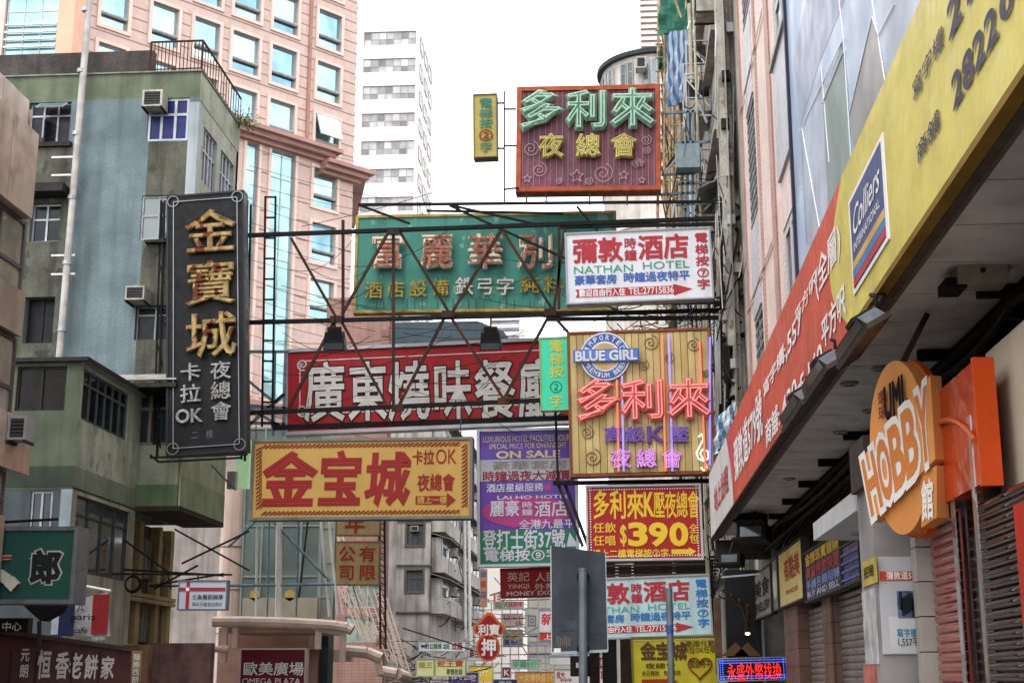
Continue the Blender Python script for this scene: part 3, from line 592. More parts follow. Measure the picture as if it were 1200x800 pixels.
drape('tarpaulin', 'small crumpled blue-white sheet near the banner tip', (P(838, 490, 33), P(862, 470, 32.6), P(858, 515, 32.6), P(836, 535, 33)), None, cat='tarpaulin', nx=8, stripes=(mat('54728c', .5), mat('b8c2c8', .5)))
drape('tarpaulin', 'small green scrap of net beside the curved tower', (P(771, 60, 44), P(776, 60, 44), P(777, 84, 44), P(771, 82, 44)), gn, cat='tarpaulin', nx=4)
# blue steel stair frame
bf = thing('steel_ladder', 'pale blue steel ladder frame fixed beside the bamboo poles', 'ladder', P(806, 270, 37.5))
for px in (800, 806, 812): ob(B().bar(P(px, 128 if px > 800 else 150, 37.5), P(px, 285, 37.5), .045, 4), 'upright', bluest, bf)
for i, y in enumerate((133, 168, 205, 216, 228, 240)): ob(B().bar(P(775 if i % 2 == 0 else 792, y, 37.5), P(834 if i % 2 else 815, y - 2, 37.5), .045), 'rung', bluest, bf)
# tangle of wires and brackets round the brackets on the right
def tangle(name, label, reg, n, m, Y0, Y1, r=.018, seed=1, cat='cables'):
    rr = random.Random(seed); b = B(); w_ = reg[2] - reg[0]; h_ = reg[3] - reg[1]
    for k in range(n):
        x, y = rr.uniform(reg[0], reg[2]), rr.uniform(reg[1], reg[3]); x2, y2 = x + rr.gauss(0, 1) * max(14, w_ * .3), y + rr.gauss(0, 1) * max(14, h_ * .22)
        p, q = P(x, y, rr.uniform(Y0, Y1)), P(min(max(x2, reg[0]), reg[2]), min(max(y2, reg[1]), reg[3]), rr.uniform(Y0, Y1)); q.y = p.y + rr.uniform(-.6, .6); sg = rr.choice((0, .03, .12, .3)) * (q - p).length; pts = []
        for j in range(9): f_ = j / 8; z = p.lerp(q, f_); z.z -= sg * 4 * f_ * (1 - f_); pts.append(z)
        b.tube(pts, r * rr.uniform(.4, 1.2), 3)
    t = ob(b, name, m, None, label, stuff=True); t['category'] = cat
tangle('wire_tangle', 'tangled black wires on the old building beside the hotel sign', (836, 250, 872, 480), 60, steel, 33.6, 36, .022, 2)
tangle('wire_tangle', 'pale tangled wires and cords between truss end and old building', (838, 190, 870, 540), 32, mat('a8a49c', .7, 0, .2, 4, .3), 33.2, 36, .018, 3)
tangle('wire_tangle', 'dense wires between the hotel sign and the beer sign', (700, 352, 860, 392), 46, steel, 33.8, 36, .016, 4)
tangle('wire_tangle', 'dark wires and rods hanging beneath the canopy end', (828, 560, 868, 700), 40, black, 32.5, 35, .02, 6)
tangle('wire_tangle', 'wires and cords running over the upper old building', (775, 120, 850, 250), 46, steel, 36, 42, .02, 7)
rr = random.Random(31); pn = thing('pipe_cluster', 'cluster of grey pipes, brackets and vents climbing the old building beside the truss', 'pipes', P(852, 500, 34.2))
for k in range(34):
    x = rr.uniform(838, 868); y = rr.uniform(0, 520); L_ = rr.uniform(20, 130); ob(B().bar(P(x, y, 34.1), P(x + rr.uniform(-2, 2), y + L_, 34.1), rr.uniform(.02, .05), 6), 'pipe', rr.choice([oc2, steel, alu, whitep, rust]), pn)
for k in range(22):
    x = rr.uniform(790, 850); y = rr.uniform(10, 240); ob(B().bar(P(x, y, 38), P(x + rr.uniform(-26, 26), y + rr.uniform(-30, 30), 38), rr.uniform(.02, .045), 5), 'strut', rr.choice([oc2, steel, alu, whitep, bam]), pn)
for k in range(9): F = FY(34.05); x = rr.uniform(842, 862); y = 30 + k * 56; ob(box1(F, F.rect(x, y, x + 9, y + 11), 0, .2), 'junction_box', rr.choice([alu, oc2, steel]), pn)
rr = random.Random(9); brk = thing('bracket_frame', 'black steel bracket frame tying the sign truss to the old building', 'bracket', P(868, 300, 34))
for i in range(26):
    x0_, x1_ = rr.uniform(836, 850), rr.uniform(858, 884); y = 236 + i * 13; ob(B().bar(P(x0_, y + rr.uniform(-8, 8), 34.6), P(x1_, y + rr.uniform(-22, 10), 34.0), rr.uniform(.03, .07)), 'bar', black if i % 3 else steel, brk)
for px in (845, 858, 866, 872): ob(B().bar(P(px, 232, 34.3), P(px + rr.uniform(-6, 10), 560, 34.3), .05), 'upright', black, brk)
# ================================================================ SIGN TRUSS ACROSS THE STREET
tr = thing('sign_truss', 'rusty black steel truss spanning the street between the buildings', 'truss', P(290, 380, 34.5))
def tb_(x0, y0, x1, y1, Y0=34.6, Y1=None, r=.055, m=black, name='beam'): return ob(B().bar(P(x0, y0, Y0), P(x1, y1, Y0 if Y1 is None else Y1), r), name, m, tr)
tb_(288, 276, 868, 255, r=.07); tb_(288, 378, 860, 363, r=.07); tb_(420, 240, 872, 236, Y0=36.4, r=.05); tb_(288, 484, 700, 466, r=.07); tb_(320, 501, 680, 489, r=.085, Y0=35.2)
tb_(500, 247, 660, 250, r=.04, Y0=36.4); tb_(640, 374, 870, 372, r=.07, Y0=35.4); tb_(700, 356, 862, 354, r=.06, Y0=36)
tb_(655, 266, 868, 262, r=.06, Y0=36.2)
for x0, y0, x1, y1 in ((341, 279, 394, 372), (454, 274, 401, 368), (469, 272, 525, 364), (588, 268, 530, 366), (588, 268, 647, 362), (649, 364, 662, 268)): tb_(x0, y0, x1, y1, r=.05, m=rust, name='brace')
for x0, y0, x1, y1 in ((392, 376, 336, 482), (400, 376, 452, 472), (520, 374, 468, 474), (530, 374, 592, 470), (642, 372, 588, 472), (652, 374, 668, 392)): tb_(x0, y0, x1, y1, r=.05, m=rust, name='brace')
for x, y0, y1 in ((461, 272, 476), (402, 258, 372), (655, 265, 362)): tb_(x, y0, x, y1, r=.05, m=rust, name='post')
for x0, y0, x1, y1 in ((527, 241, 700, 320), (530, 241, 625, 262), (676, 242, 700, 270), (420, 240, 480, 262)): tb_(x0, y0, x1, y1, Y0=36, r=.04, name='brace')
for x0, y0 in ((394, 374), (525, 368), (645, 366), (461, 271), (590, 470), (466, 478)): ob(B().box(FY(34.5), *FY(34.5).rect(x0 - 7, y0 - 4, x0 + 7, y0 + 4), -.03, .03), 'gusset_plate', rust, tr)
rr = random.Random(11); wb = []
for k in range(34):
    x0_ = rr.uniform(300, 640); y0_ = rr.uniform(262, 480); x1_ = x0_ + rr.uniform(60, 260); y1_ = y0_ + rr.uniform(-50, 60); wb.append((x0_, y0_, min(x1_, 860), y1_))
ww = thing('street_wires', 'thin sagging wires strung between the truss and the signs', 'wires', P(400, 300, 34.8))
for (a, b_, c, d) in wb: cable([P(a, b_, rr.uniform(34.4, 36)), P(c, d, rr.uniform(34.4, 36))], .009, black, ww, rr.uniform(.05, .4), 'wire', 6)
for k in range(16): y = 60 + k * 22; cable([P(292, y + 90, 40), P(420 + (k % 4) * 20, y + 130, 46)], .008, steel, ww, .1, 'wire', 4)
# floodlights on the truss
for px, lb in ((392, 'black floodlight on the truss in front of the pink tower'), (575, 'black floodlight on the truss above the red restaurant sign')):
    p = P(px, 397, 34.2); t = thing('floodlight', lb, 'lamp', p, 'floodlights on the truss'); F = Fr(p, (1, 0, 0), (0, -.3, 1))
    ob(B().prism(F, [(-.28, -.28), (.28, -.28), (.22, .18), (-.22, .18)], -.2, .12), 'housing', mat('1d1f24', .4, .2), t); ob(B().box(F, -.24, -.26, .24, -.1, .12, .13), 'lens', glass('5a6468'), t)
    ob(B().box(F, -.16, .18, .16, .3, -.15, .05), 'gear_box', black, t); fn = B()
    for i in range(5): fn.box(F, -.2, .05 + i * .05, .2, .065 + i * .05, .1, .14)
    ob(fn, 'fins', steel, t); ob(B().bar(p, p + V((0, 0, .6)), .03), 'bracket', black, t)
# ================================================================ SIGNS
# --- black vertical sign
gold = mat('ab9260', .7, .1, .35, 6, .8, '6a3014', bump=.3, peel=('5a2c12', .75)); silv = mat('a9a9a4', .6, .1, .35, 9, .4)
blk = mat('0e0f13', .65, 0, .25, 2, .15, '2a2a2a', spec=.25)
t, F, w_, h = board('hanging_sign', 'tall black vertical sign with three rusty gold characters on the left', 33.2, (197, 532), (287, 526), (208, 231), .35, blk, mat('2a2a2c', .5, .2), .05, .02)
for r in ((206, 238, 284, 239.5), ): pass
e = .12; ln = mat('8f9092', .4, .4)
for rr_ in ((e, e, w_ - e, e + .02), (e, h - e - .02, w_ - e, h - e), (e, e, e + .02, h - e), (w_ - e - .02, e, w_ - e, h - e)): ob(box1(F, rr_, .0, .03), 'inlay_strip', ln, t)
for a, b_ in ((e, e), (w_ - e, e), (e, h - e), (w_ - e, h - e)): ob(B().ring(F, a, b_, .14, .14, .012, .03, 12), 'corner_ring', ln, t)
text(F, '金寶城', (219, 243, 277, 424), gold, t, vert=True, off=.02, ext=.05, c=.1, gap=.86, each=True)
text(F, '卡拉', (212, 424, 236, 474), silv, t, vert=True, off=.02, ext=.04, c=.06, gap=.86, each=True); text(F, 'OK', (207, 480, 238, 495), silv, t, off=.03, ext=.04, c=.06)
text(F, '夜總會', (248, 422, 271, 494), silv, t, vert=True, off=.02, ext=.04, c=.06, gap=.9, each=True); text(F, '二 樓', (224, 504, 250, 514), mat('55585a'), t)
for px in (203, 291, 297): pass
sf = thing('steel_scaffold', 'black steel ladder frame holding the tall black vertical sign', 'frame', P(180, 540, 33.4))
for x0, y0, x1, y1, Y in ((193, 235, 184, 535, 33.9), (189, 235, 180, 535, 34.0), (176, 536, 290, 532, 33.1), (186, 541, 284, 536, 33.0), (176, 533, 186, 541, 33.5), (185, 488, 200, 486, 33.5), (192, 280, 205, 280, 33.5), (190, 380, 205, 380, 33.5), (290, 235, 283, 538, 33.6), (294, 240, 287, 540, 33.7)): ob(B().bar(P(x0, y0, Y), P(x1, y1, Y), .035), 'bar', black, sf)
for i in range(6): ob(B().bar(P(188 - i, 260 + i * 48, 34), P(193 - i, 284 + i * 48, 33.9), .02), 'brace', black, sf)
# right ladder (x 310-325)
ld = thing('steel_ladder', 'thin black ladder hanging right of the tall black sign', 'ladder', P(316, 500, 36))
ob(B().bar(P(311, 230, 36), P(307, 500, 36), .035), 'rail', black, ld); ob(B().bar(P(323, 230, 36), P(319, 500, 36), .035), 'rail', black, ld)
for i in range(12): ob(B().bar(P(311 - i * .3, 231 + i * 24, 36), P(323 - i * .3, 231 + i * 24, 36), .03), 'rung', black, ld)
gf = thing('lattice_tower', 'grey-blue steel lattice frame left of the red restaurant sign', 'frame', P(325, 500, 39))
for x0, y0, x1, y1 in ((322, 412, 320, 510), (335, 412, 332, 510), (290, 412, 340, 412), (290, 445, 322, 472), (334, 462, 322, 472), (290, 500, 332, 462), (290, 475, 335, 478), (290, 495, 335, 497), (292, 478, 330, 500)): ob(B().bar(P(x0, y0, 39), P(x1, y1, 39), .055), 'bar', bluest, gf)
# --- green sign
dg_ = mat('42887a', .6, 0, .15, 1.5, .5, '2c4a40', fine=.15, peel=('6a9a8c', .35)); t, F, w_, h = board('hanging_sign', 'wide weathered green sign with peeling white characters behind the truss', 37.5, (417, 364), (720, 360), (417, 256), .3, dg_, mat('a8904e', .6, 0, .25, 4, .5, '4a3418'), .08, .04)
letw = mat('ded0c0', .7, 0, .25, 9, .35, 'a8482c', bump=.3); lety = mat('a8923e', .7, 0, .35, 8, .4)
for s, x0, x1 in (('富', 436, 476), ('麗', 494, 532), ('華', 549, 590), ('別', 607, 650)):
    text(F, s, (x0, 276, x1, 318), letw, t, off=.022, ext=.06, c=.2, name='letter', gap=1); text(F, s, (x0 + 1, 277, x1 - 1, 317), mat('b8705a', .7, 0, .4, 9, peel=('d2c2ac', 1.0)), t, ext=.01, off=0, c=.33, name='letter_core', gap=1)
for i, s in enumerate('酒店設備'): text(F, s, (428 + i * 26, 331 - i, 449 + i * 26, 351 - i), lety, t, off=.02, ext=.04, c=.1, name='letter', gap=1)
for i, s in enumerate('鉄弓字'): text(F, s, (534 + i * 24, 326, 555 + i * 24, 347), mat('c6c2b8', .6, 0, .2, 8, .3), t, off=.02, ext=.04, c=.1, name='letter', gap=1)
for i, s in enumerate('純料'): text(F, s, (610 + i * 28, 324, 632 + i * 28, 345), lety, t, off=.02, ext=.04, c=.1, name='letter', gap=1)
b = B()
for x in range(432, 640, 9):
    if (x // 9) % 4: b.bar(P(x, 350, 37.1), P(x, 362, 37.1), .012)
ob(b, 'tube_stay', rust, t, stuff=True)
# --- Nathan hotel signs
lightp = mat('c9ccd2', .4, 0, .06, 2, .18); crim = mat('a02a34', .5, 0, .1, 4); teal = mat('2f8f6c', .5); blu = mat('3c5fa8', .5); 
def nathan(label, Y, BL, BR, TL, ox, oy, sc, face, col4, colt):
    t, F, w_, h = board('hotel_sign', label, Y, BL, BR, TL, .3, face, mat('8e9094', .4, .3, .1), .04, .03, group='white hotel signs with red arrow')
    def q(x0, y0, x1, y1):
        f0, f1 = (x0 - 665) / 170, (x1 - 665) / 170; g0, g1 = (354 - y0) / 84, (354 - y1) / 84; return (f0 * w_, g1 * h, f1 * w_, g0 * h)
    T = lambda s, *r, m, off=.025, **k: text(F, s, None, m, t, local=q(*r), off=off, c=.014, **k)
    T('彌敦', 672, 276, 732, 306, m=crim, off=.03); T('時鐘', 734, 277, 748, 306, m=crim, vert=True); T('酒店', 750, 275, 811, 305, m=crim, off=.03)
    T('NATHAN', 673, 310, 743, 319, m=colt, off=.0); T('HOTEL', 755, 308, 810, 317, m=colt, off=.0)
    T('豪華套房', 673, 321, 724, 333, m=col4); T('時鐘過夜特平', 731, 320, 810, 332, m=col4)
    T('電梯按⑦字', 818, 274, 833, 345, m=crim if col4 is blu else mat('2f6fae'), vert=True, gap=.88)
    r = q(674, 336, 812, 350); a0, b0, a1, b1 = r; bm = (b0 + b1) / 2; hh = (b1 - b0); hx = a0 + (a1 - a0) * .84
    ob(B().prism(F, [(a0, b0 + .15 * hh), (hx, b0 + .15 * hh), (hx, b0), (a1, bm), (hx, b1), (hx, b1 - .15 * hh), (a0, b1 - .15 * hh), (a0 + .05, bm)], .002, .012), 'arrow', crim, t)
    T('歡迎自由行入住', 678, 338.5, 733, 347.5, m=whitep) ; T('TEL:27715836', 737, 339, 790, 347, m=whitep, off=.01)
    return t
nathan('upper white hotel sign with red arrow and characters, in front of the green sign', 33.4, (666, 355), (835, 348), (666, 275), 0, 0, 1, lightp, blu, teal)
nathan('lower white hotel sign with red arrow, partly behind the grey pole', 33.6, (680, 748), (834, 742), (678, 680), 0, 0, 1, mat('a8bfc2', .4, 0, .06, 2, .2), mat('2f6fae', .5), mat('3a9a8a', .5))
# --- top neon sign 多利來
mar = mat('7a4a58', .6, 0, .15, 2, .45, fine=.2); orr = mat('a8502f', .6, 0, .2, 5, .4); grn = mat('769c86', .55, 0, .25, 8, .3); neong = mat('b8dcc4', .3, 0, 0)
Yt = 36.3; t, F, w_, h = board('neon_sign', 'maroon neon sign with big green characters at the top of the truss', Yt, (605, 225), (774, 223), (605, 103), .4, mar, orr, .02, .03)
for r in ((.0, .0, w_, .12), (0, h - .12, w_, h), (0, .12, .12, h - .12), (w_ - .12, .12, w_, h - .12)): ob(box1(F, r, 0, .06), 'border', orr, t)
for i in range(24): a = .16 + (w_ - .32) * i / 23; ob(B().bar(F.pt(a, .15, .02), F.pt(a, h - .15, .02), .007), 'rib', mat('a58c98', .4), t)
for s, x0, x1, y0, y1 in (('多', 611, 658, 110, 154), ('利', 666, 711, 110, 154), ('來', 718, 765, 108, 152)):
    text(F, s, (x0, y0, x1, y1), grn, t, off=.065, ext=.05, c=.16, name='letter', gap=1); text(F, s, (x0, y0, x1, y1), neong, t, tube=.013, c=.3, name='neon_tube', gap=1)
goldl = mat('9c8a3c', .6, 0, .25, 8, .3)
for s, x0, x1 in (('夜', 633, 660), ('總', 676, 703), ('會', 717, 745)):
    text(F, s, (x0, 160, x1, 187), goldl, t, off=.06, ext=.05, c=.14, name='letter', gap=1); text(F, s, (x0, 160, x1, 187), mat('d8cc88', .3, emit=.1), t, tube=.015, c=.24, name='neon_tube', gap=1)
def spiral(F, a, b_, r, t, m, tr_=.012, c=.05, turns=2.2, name='neon_spiral'):
    n = 26; ob(B().tube([F.pt(a + r * i / n * math.cos(turns * 6.283 * i / n), b_ + r * i / n * math.sin(turns * 6.283 * i / n), c) for i in range(n + 1)], tr_, 4), name, m, t)
def star(F, a, b_, r, t, m, c=.05):
    pts = [F.pt(a + r * (1 if i % 2 == 0 else .45) * math.sin(i * math.pi / 5), b_ + r * (1 if i % 2 == 0 else .45) * math.cos(i * math.pi / 5), c) for i in range(11)]; ob(B().tube(pts, .012, 4), 'neon_star', m, t)
nl = mat('b08c98', .3)
for x, y, r in ((622, 175, .24), (757, 165, .16), (632, 200, .22), (757, 177, .12), (706, 204, .3), (745, 192, .14), (655, 213, .1), (690, 213, .12)): a, b_ = F.loc(x, y); spiral(F, a, b_, r, t, nl)
for x, y, r in ((618, 210, .12), (676, 207, .2), (731, 206, .14), (752, 212, .1), (750, 192, .12)): a, b_ = F.loc(x, y); star(F, a, b_, r, t, nl)
for x in (617, 640, 691, 735, 771): ob(B().bar(P(x, 225, Yt), P(x, 240, Yt), .03), 'support_strut', steel, t)
t, F, w_, h = board('vertical_sign', 'small yellow vertical lift sign left of the maroon neon sign', 36.1, (556, 184), (582, 183), (556, 112), .35, mat('a89a4c', .6, 0, .12, 3, .3), mat('6e5f58', .6, 0, .2), .03, .03)
text(F, '電梯按', (562, 115, 577, 151), mat('3a7a6c', .5), t, vert=True, off=.02, ext=.02, c=.04, each=True); text(F, '②', (560, 151, 579, 166), mat('8a3a2c'), t, off=.02, ext=.02, c=.04); text(F, '字', (562, 167, 577, 179), mat('3a7a6c', .5), t, off=.02, ext=.02, c=.04)
for x0, y0, x1, y1 in ((583, 121, 591, 121), (583, 174, 591, 174), (591, 107, 591, 240), (591, 128, 605, 128), (591, 171, 605, 171), (591, 222, 608, 220)): ob(B().bar(P(x0, y0, 36.2), P(x1, y1, 36.2), .03), 'bracket', steel, t)
# --- red restaurant sign
rd = mat('a4202a', .5, 0, .12, 1.2, .25, '4a1414'); wlt = mat('cfcac6', .5, 0, .12, 4)
t, F, w_, h = board('restaurant_sign', 'long red sign with large white characters behind the truss', 41, (337, 506), (668, 492), (337, 413), .4, rd, mat('b3b3b8', .4, .3, .1), .1, .05)
for r in ((.35, .5, w_ - .35, .53), (.35, h - .3, w_ - .35, h - .27), (.35, .53, .38, h - .3)): ob(box1(F, r, 0, .012), 'border_line', wlt, t)
for (a, b_) in ((.45, .62), (.45, h - .4)): spiral(F, a, b_, .18, t, wlt, .03, .012, 1.8, 'corner_scroll')
for s, x0, x1 in (('廣', 358, 404), ('東', 409, 453), ('燒', 456, 503), ('味', 508, 552), ('餐', 557, 603), ('廳', 608, 655)):
    f_ = (x0 - 358) / 300 * 4; text(F, s, (x0, 424 - f_, x1, 494 - f_), mat('4a1216', .6), t, off=.045, c=.012, name='letter_outline', gap=1); text(F, s, (x0, 424 - f_, x1, 494 - f_), wlt, t, off=.016, c=.03, name='letter', gap=1)  # dark red outline of each character, laid behind the white
# --- yellow sign 金宝城
yl = mat('ac8a48', .6, 0, .08, 1.5, .15, '6a5020'); rr2 = mat('7e1814', .5, 0, .08)
t, F, w_, h = board('hanging_sign', 'yellow sign with three big red brush characters below the truss', 33.5, (295, 606), (550, 604), (295, 518), .4, yl, mat('6a6a66', .5, .2, .15, 4, .3), .07, .04)
for s, x0, y0, x1, y1 in (('金', 308, 530, 367, 594), ('宝', 373, 529, 422, 593), ('城', 428, 530, 478, 591)): text(F, s, (x0, y0, x1, y1), rr2, t, off=.035, c=.012, name='letter', gap=1, ital=.06)
text(F, '卡拉', (483, 527, 509, 544), rr2, t, off=.02); text(F, 'OK', (511, 526, 535, 543), rr2, t, off=.0); text(F, '夜總會', (489, 555, 533, 575), rr2, t, off=.02)
arrow(F, (487, 577, 534, 594), rr2, t, head=.22); text(F, '請上一樓', (489, 581, 524, 590), yl, t, c=.02, off=.015)
def loc_box(r): return F.rect(*r)
b = B(); 
def wav(pa, pb, n):
    (a0, b0), (a1, b1) = F.loc(*pa), F.loc(*pb)
    for i in range(n):
        f_ = i / n; a = a0 + (a1 - a0) * f_; bb_ = b0 + (b1 - b0) * f_; d = (.06, .045)
        b.bar(F.pt(a - d[0], bb_ - d[1], .008), F.pt(a + d[0], bb_ + d[1], .008), .016, 4)
        b.ring(F, a + .05, bb_, .03, .045, .008, .008, 6)
wav((309, 523), (540, 520), 44); wav((309, 601), (540, 599), 44); wav((303, 526), (303, 598), 16); wav((544, 522), (544, 596), 16)
ob(b, 'printed_border', rr2, t, stuff=True)
ob(B().bar(P(300, 516, 33.6), P(300, 484, 34.4), .02), 'hanger', steel, t); ob(B().bar(P(540, 510, 33.6), P(540, 478, 34.4), .02), 'hanger', steel, t)
# --- little turquoise lift sign
t, F, w_, h = board('lift_sign', 'small bright turquoise vertical lift sign beside the beer sign', 34.0, (635, 480), (668, 479), (635, 397), .2, mat('33b58e', .4, 0, .06, emit=.12), mat('8aa04a', .5, 0), .03, .02)
yt = mat('b8b850', .5); text(F, '電梯按', (644, 398, 660, 443), yt, t, vert=True, off=.02); text(F, '②', (643, 445, 660, 461), mat('1d5c4c'), t, off=.0); text(F, '字', (644, 463, 660, 477), yt, t)
# --- beer sign
Yb = 33.3; t, F, w_, h = board('neon_sign', 'large tan ribbed neon sign with pink characters and blue beer badge', Yb, (671, 556), (837, 552), (671, 392), .35, mat('8f7446', .7, 0, .2), mat('7d4426', .6, 0, .2, 5, .3), .06, .06)
tan = [mat(q, .6, 0, .15, 2, .3, '5a4424') for q in ('b8a26e', 'ac9662', 'c0aa78')]
for i in range(20): a = w_ * i / 20; ob(B().box(F, a + .008, .02, a + w_ / 20 - .008, h - .02, 0, .03 + .006 * (i % 2)), 'slat', tan[i % 3], t)
pk = mat('c05a5a', .5, 0, .12, 6); pkt = mat('f0948c', .3, 0, 0, emit=.3)
for s, x0, x1, y0, y1 in (('多', 677, 724, 447, 494), ('利', 730, 778, 447, 493), ('來', 784, 830, 446, 491)):
    text(F, s, (x0, y0, x1, y1), pk, t, off=.065, ext=.045, c=.14, name='letter', gap=1); text(F, s, (x0, y0, x1, y1), pkt, t, tube=.013, c=.28, name='neon_tube', gap=1)
pu = mat('54387a', .4, 0, .1, emit=.05); put_ = mat('8c6cc0', .3, 0, 0, emit=.15); 
for i, s in enumerate('高級K壓'):
    x0 = 708 + i * 25.5; text(F, s, (x0, 500, x0 + 22, 519), pu, t, off=.035, ext=.03, c=.1, name='letter', gap=1)
    if s != 'K': text(F, s, (x0, 500, x0 + 22, 519), put_, t, tube=.012, c=.15, name='neon_tube', gap=1)
mg = mat('7a3c86', .4, 0, .1, emit=.15); mgt = mat('dca0e4', .3, 0, 0, emit=.3)
for i, s in enumerate('夜總會'):
    x0 = 716 + i * 30; text(F, s, (x0, 527, x0 + 23, 549), mg, t, off=.04, ext=.03, c=.1, name='letter', gap=1); text(F, s, (x0, 527, x0 + 23, 549), mgt, t, tube=.015, c=.15, name='neon_tube', gap=1)
for x0, y0, x1, y1, hx, e_ in ((723, 445, 725, 552, 'e87a58', .3), (729, 440, 731, 552, '9a8ce0', .3), (776, 392, 780, 552, 'e87a58', .3), (784, 391, 788, 552, '9a8ce0', .3), (820, 400, 827, 552, 'e87a58', .2), (832, 395, 832, 545, '8c80f0', .4)): ob(B().bar(P(x0, y0, Yb - .12), P(x1, y1, Yb - .12), .028, 6), 'neon_tube', mat(hx, .3, 0, 0, emit=e_), t)
nb = mat('7a643c', .5)
for x, y, r in ((762, 402, .2), (812, 404, .18), (784, 420, .14), (754, 428, .14), (826, 438, .1), (688, 507, .17), (694, 536, .22), (820, 468, .1)): a, b_ = F.loc(x, y); spiral(F, a, b_, r, t, nb, .012, .05)
tc = [(818, 513), (822, 509), (824, 515), (819, 525), (816, 531), (818, 538), (825, 541), (830, 537), (829, 529), (823, 527), (820, 532), (823, 537), (827, 544), (828, 549), (824, 552), (821, 548)]
ob(B().tube([F.pt(*F.loc(*q), .1) for q in tc], .022, 5), 'treble_clef', mat('f2e6d8', .3, emit=.5), t)
bg_ = thing('beer_badge', 'round blue and white beer badge with name ribbon on the tan neon sign', 'sign', P(709, 445, Yb - .15))
a, b_ = F.loc(709, 419); r1 = F.loc(738, 419)[0] - a; wb_ = mat('c8ccd4', .4); bb2 = mat('3a5aa0', .4, 0, .15, 5); 
ob(B().disc(F, a, b_, r1, r1, .05, .14), 'badge_disc', wb_, bg_); ob(B().disc(F, a, b_, r1 * .94, r1 * .94, .14, .146), 'blue_ring', bb2, bg_); ob(B().disc(F, a, b_, r1 * .62, r1 * .62, .146, .152), 'white_ring', wb_, bg_); ob(B().disc(F, a, b_, r1 * .55, r1 * .55, .152, .158), 'badge_centre', tan[0], bg_)
def arc(F, s, a, b_, r, a0, a1, hgt, m, t, c, inward=False):
    n = len(s)
    for i, ch in enumerate(s):
        if ch == ' ': continue
        th = R(a0 + (a1 - a0) * (i + .5) / n); x = a + r * math.cos(th); y = b_ + r * math.sin(th); sg = -1 if inward else 1
        up = (math.cos(th) * sg, math.sin(th) * sg); rt = (up[1], -up[0]); wd = hgt * .7 * (.4 if ch == 'I' else 1)
        b = B(); put(b, F, ch, (x - rt[0] * wd / 2 - up[0] * hgt / 2, y - rt[1] * wd / 2 - up[1] * hgt / 2), (rt[0] * wd, rt[1] * wd), (up[0] * hgt, up[1] * hgt), c, 1, .03, 0, 0, False); ob(b, 'letter', m, t)
arc(F, 'IMPORTED', a, b_, r1 * .78, 165, 15, r1 * .2, wb_, bg_, .16); arc(F, 'PREMIUM BEER', a, b_, r1 * .78, 195, 345, r1 * .19, wb_, bg_, .16, True)
ob(box1(F, F.rect(672, 411, 749, 426), .16, .2), 'ribbon', bb2, bg_); ob(box1(F, F.rect(674, 412.5, 747, 424.5), .2, .205), 'ribbon_face', mat('5878b8', .4), bg_)
text(F, 'BLUE GIRL', (675, 413, 746, 424), wb_, bg_, c=.22, off=.035)
# --- purple hotel sign
pp_ = mat('5c3f96', .45, 0, .08, 2, .1); gp = mat('9ea0a8', .45, 0, .08); gn2 = mat('1f6f52', .45, 0, .08, 2, .1)
t, F, w_, h = board('hotel_sign', 'tall purple, grey and green hotel price sign left of the beer sign', 35.5, (563, 661), (676, 659), (563, 506), .3, pp_, mat('a8adb2', .4, .3, .1), .07, .05)
yw = mat('c9b68c', .5); ob(box1(F, (0, F.loc(600, 563)[1], w_, F.loc(600, 538)[1]), .001, .008), 'grey_band', gp, t); ob(box1(F, (0, 0, w_, F.loc(600, 621)[1]), .001, .008), 'green_band', gn2, t)
c_ = F.loc(617, 599); ob(B().disc(F, c_[0], c_[1], F.loc(670, 599)[0] - c_[0], .39, .002, .01, 40), 'oval', mat('a03a78', .5), t); 
for x, y in ((642, 571), (602, 614)): q = F.loc(x, y); ob(B().disc(F, *q, .09, .09, .002, .011, 14), 'dot', mat('a03a78', .5), t)
text(F, 'LUXURIOUS HOTEL FACILITIES HOURLY', (566, 510, 675, 517), yw, t, off=.0); text(F, 'SPECIAL PRICE FOR OVERNIGHT', (573, 519, 664, 525), yw, t, off=.0); text(F, 'ON SALE', (582, 528, 656, 536), yw, t, off=.03)
text(F, '豪華套房', (576, 539, 666, 550), mat('8a7c74'), t); text(F, '時鐘過夜大減價', (565, 551, 668, 563), mat('8a2430'), t, off=.02)
lv = mat('c2c0cc', .5); text(F, '酒店星級服務', (570, 566, 637, 576), lv, t); text(F, 'LAI HO HOTEL', (583, 580, 668, 584), lv, t, off=.01); text(F, '麗豪', (574, 586, 609, 605), lv, t, c=.02); text(F, '時鐘', (612, 587, 624, 604), lv, t, vert=True, c=.02); text(F, '酒店', (626, 586, 666, 605), lv, t, c=.02)
text(F, '全港九最平', (608, 608, 674, 619), lv, t); text(F, '登打士街37號', (566, 624, 662, 641), lv, t, off=.02); text(F, '電梯按⑨字', (567, 643, 658, 657), lv, t, off=.02); q = F.loc(664, 640); ob(B().prism(F, [(q[0], q[1]), (q[0] + .3, q[1]), (q[0] + .08, q[1] + .35)], .008, .014), 'arrow', lv, t)
# hanging poles in front of the purple sign
t = thing('steel_strut', 'black steel strut leaning across the purple hotel sign', 'strut', P(652, 490, 34.6))
ob(B().bar(P(651, 480, 34.6), P(654, 566, 34.4), .04), 'upright', black, t); ob(B().bar(P(652, 562, 34.4), P(683, 640, 34.3), .05), 'leg', steel, t); ob(B().bar(P(661, 564, 34.4), P(690, 642, 34.5), .05), 'leg', steel, t); ob(B().bar(P(648, 566, 34.3), P(840, 563, 34.3), .07), 'beam', black, t)
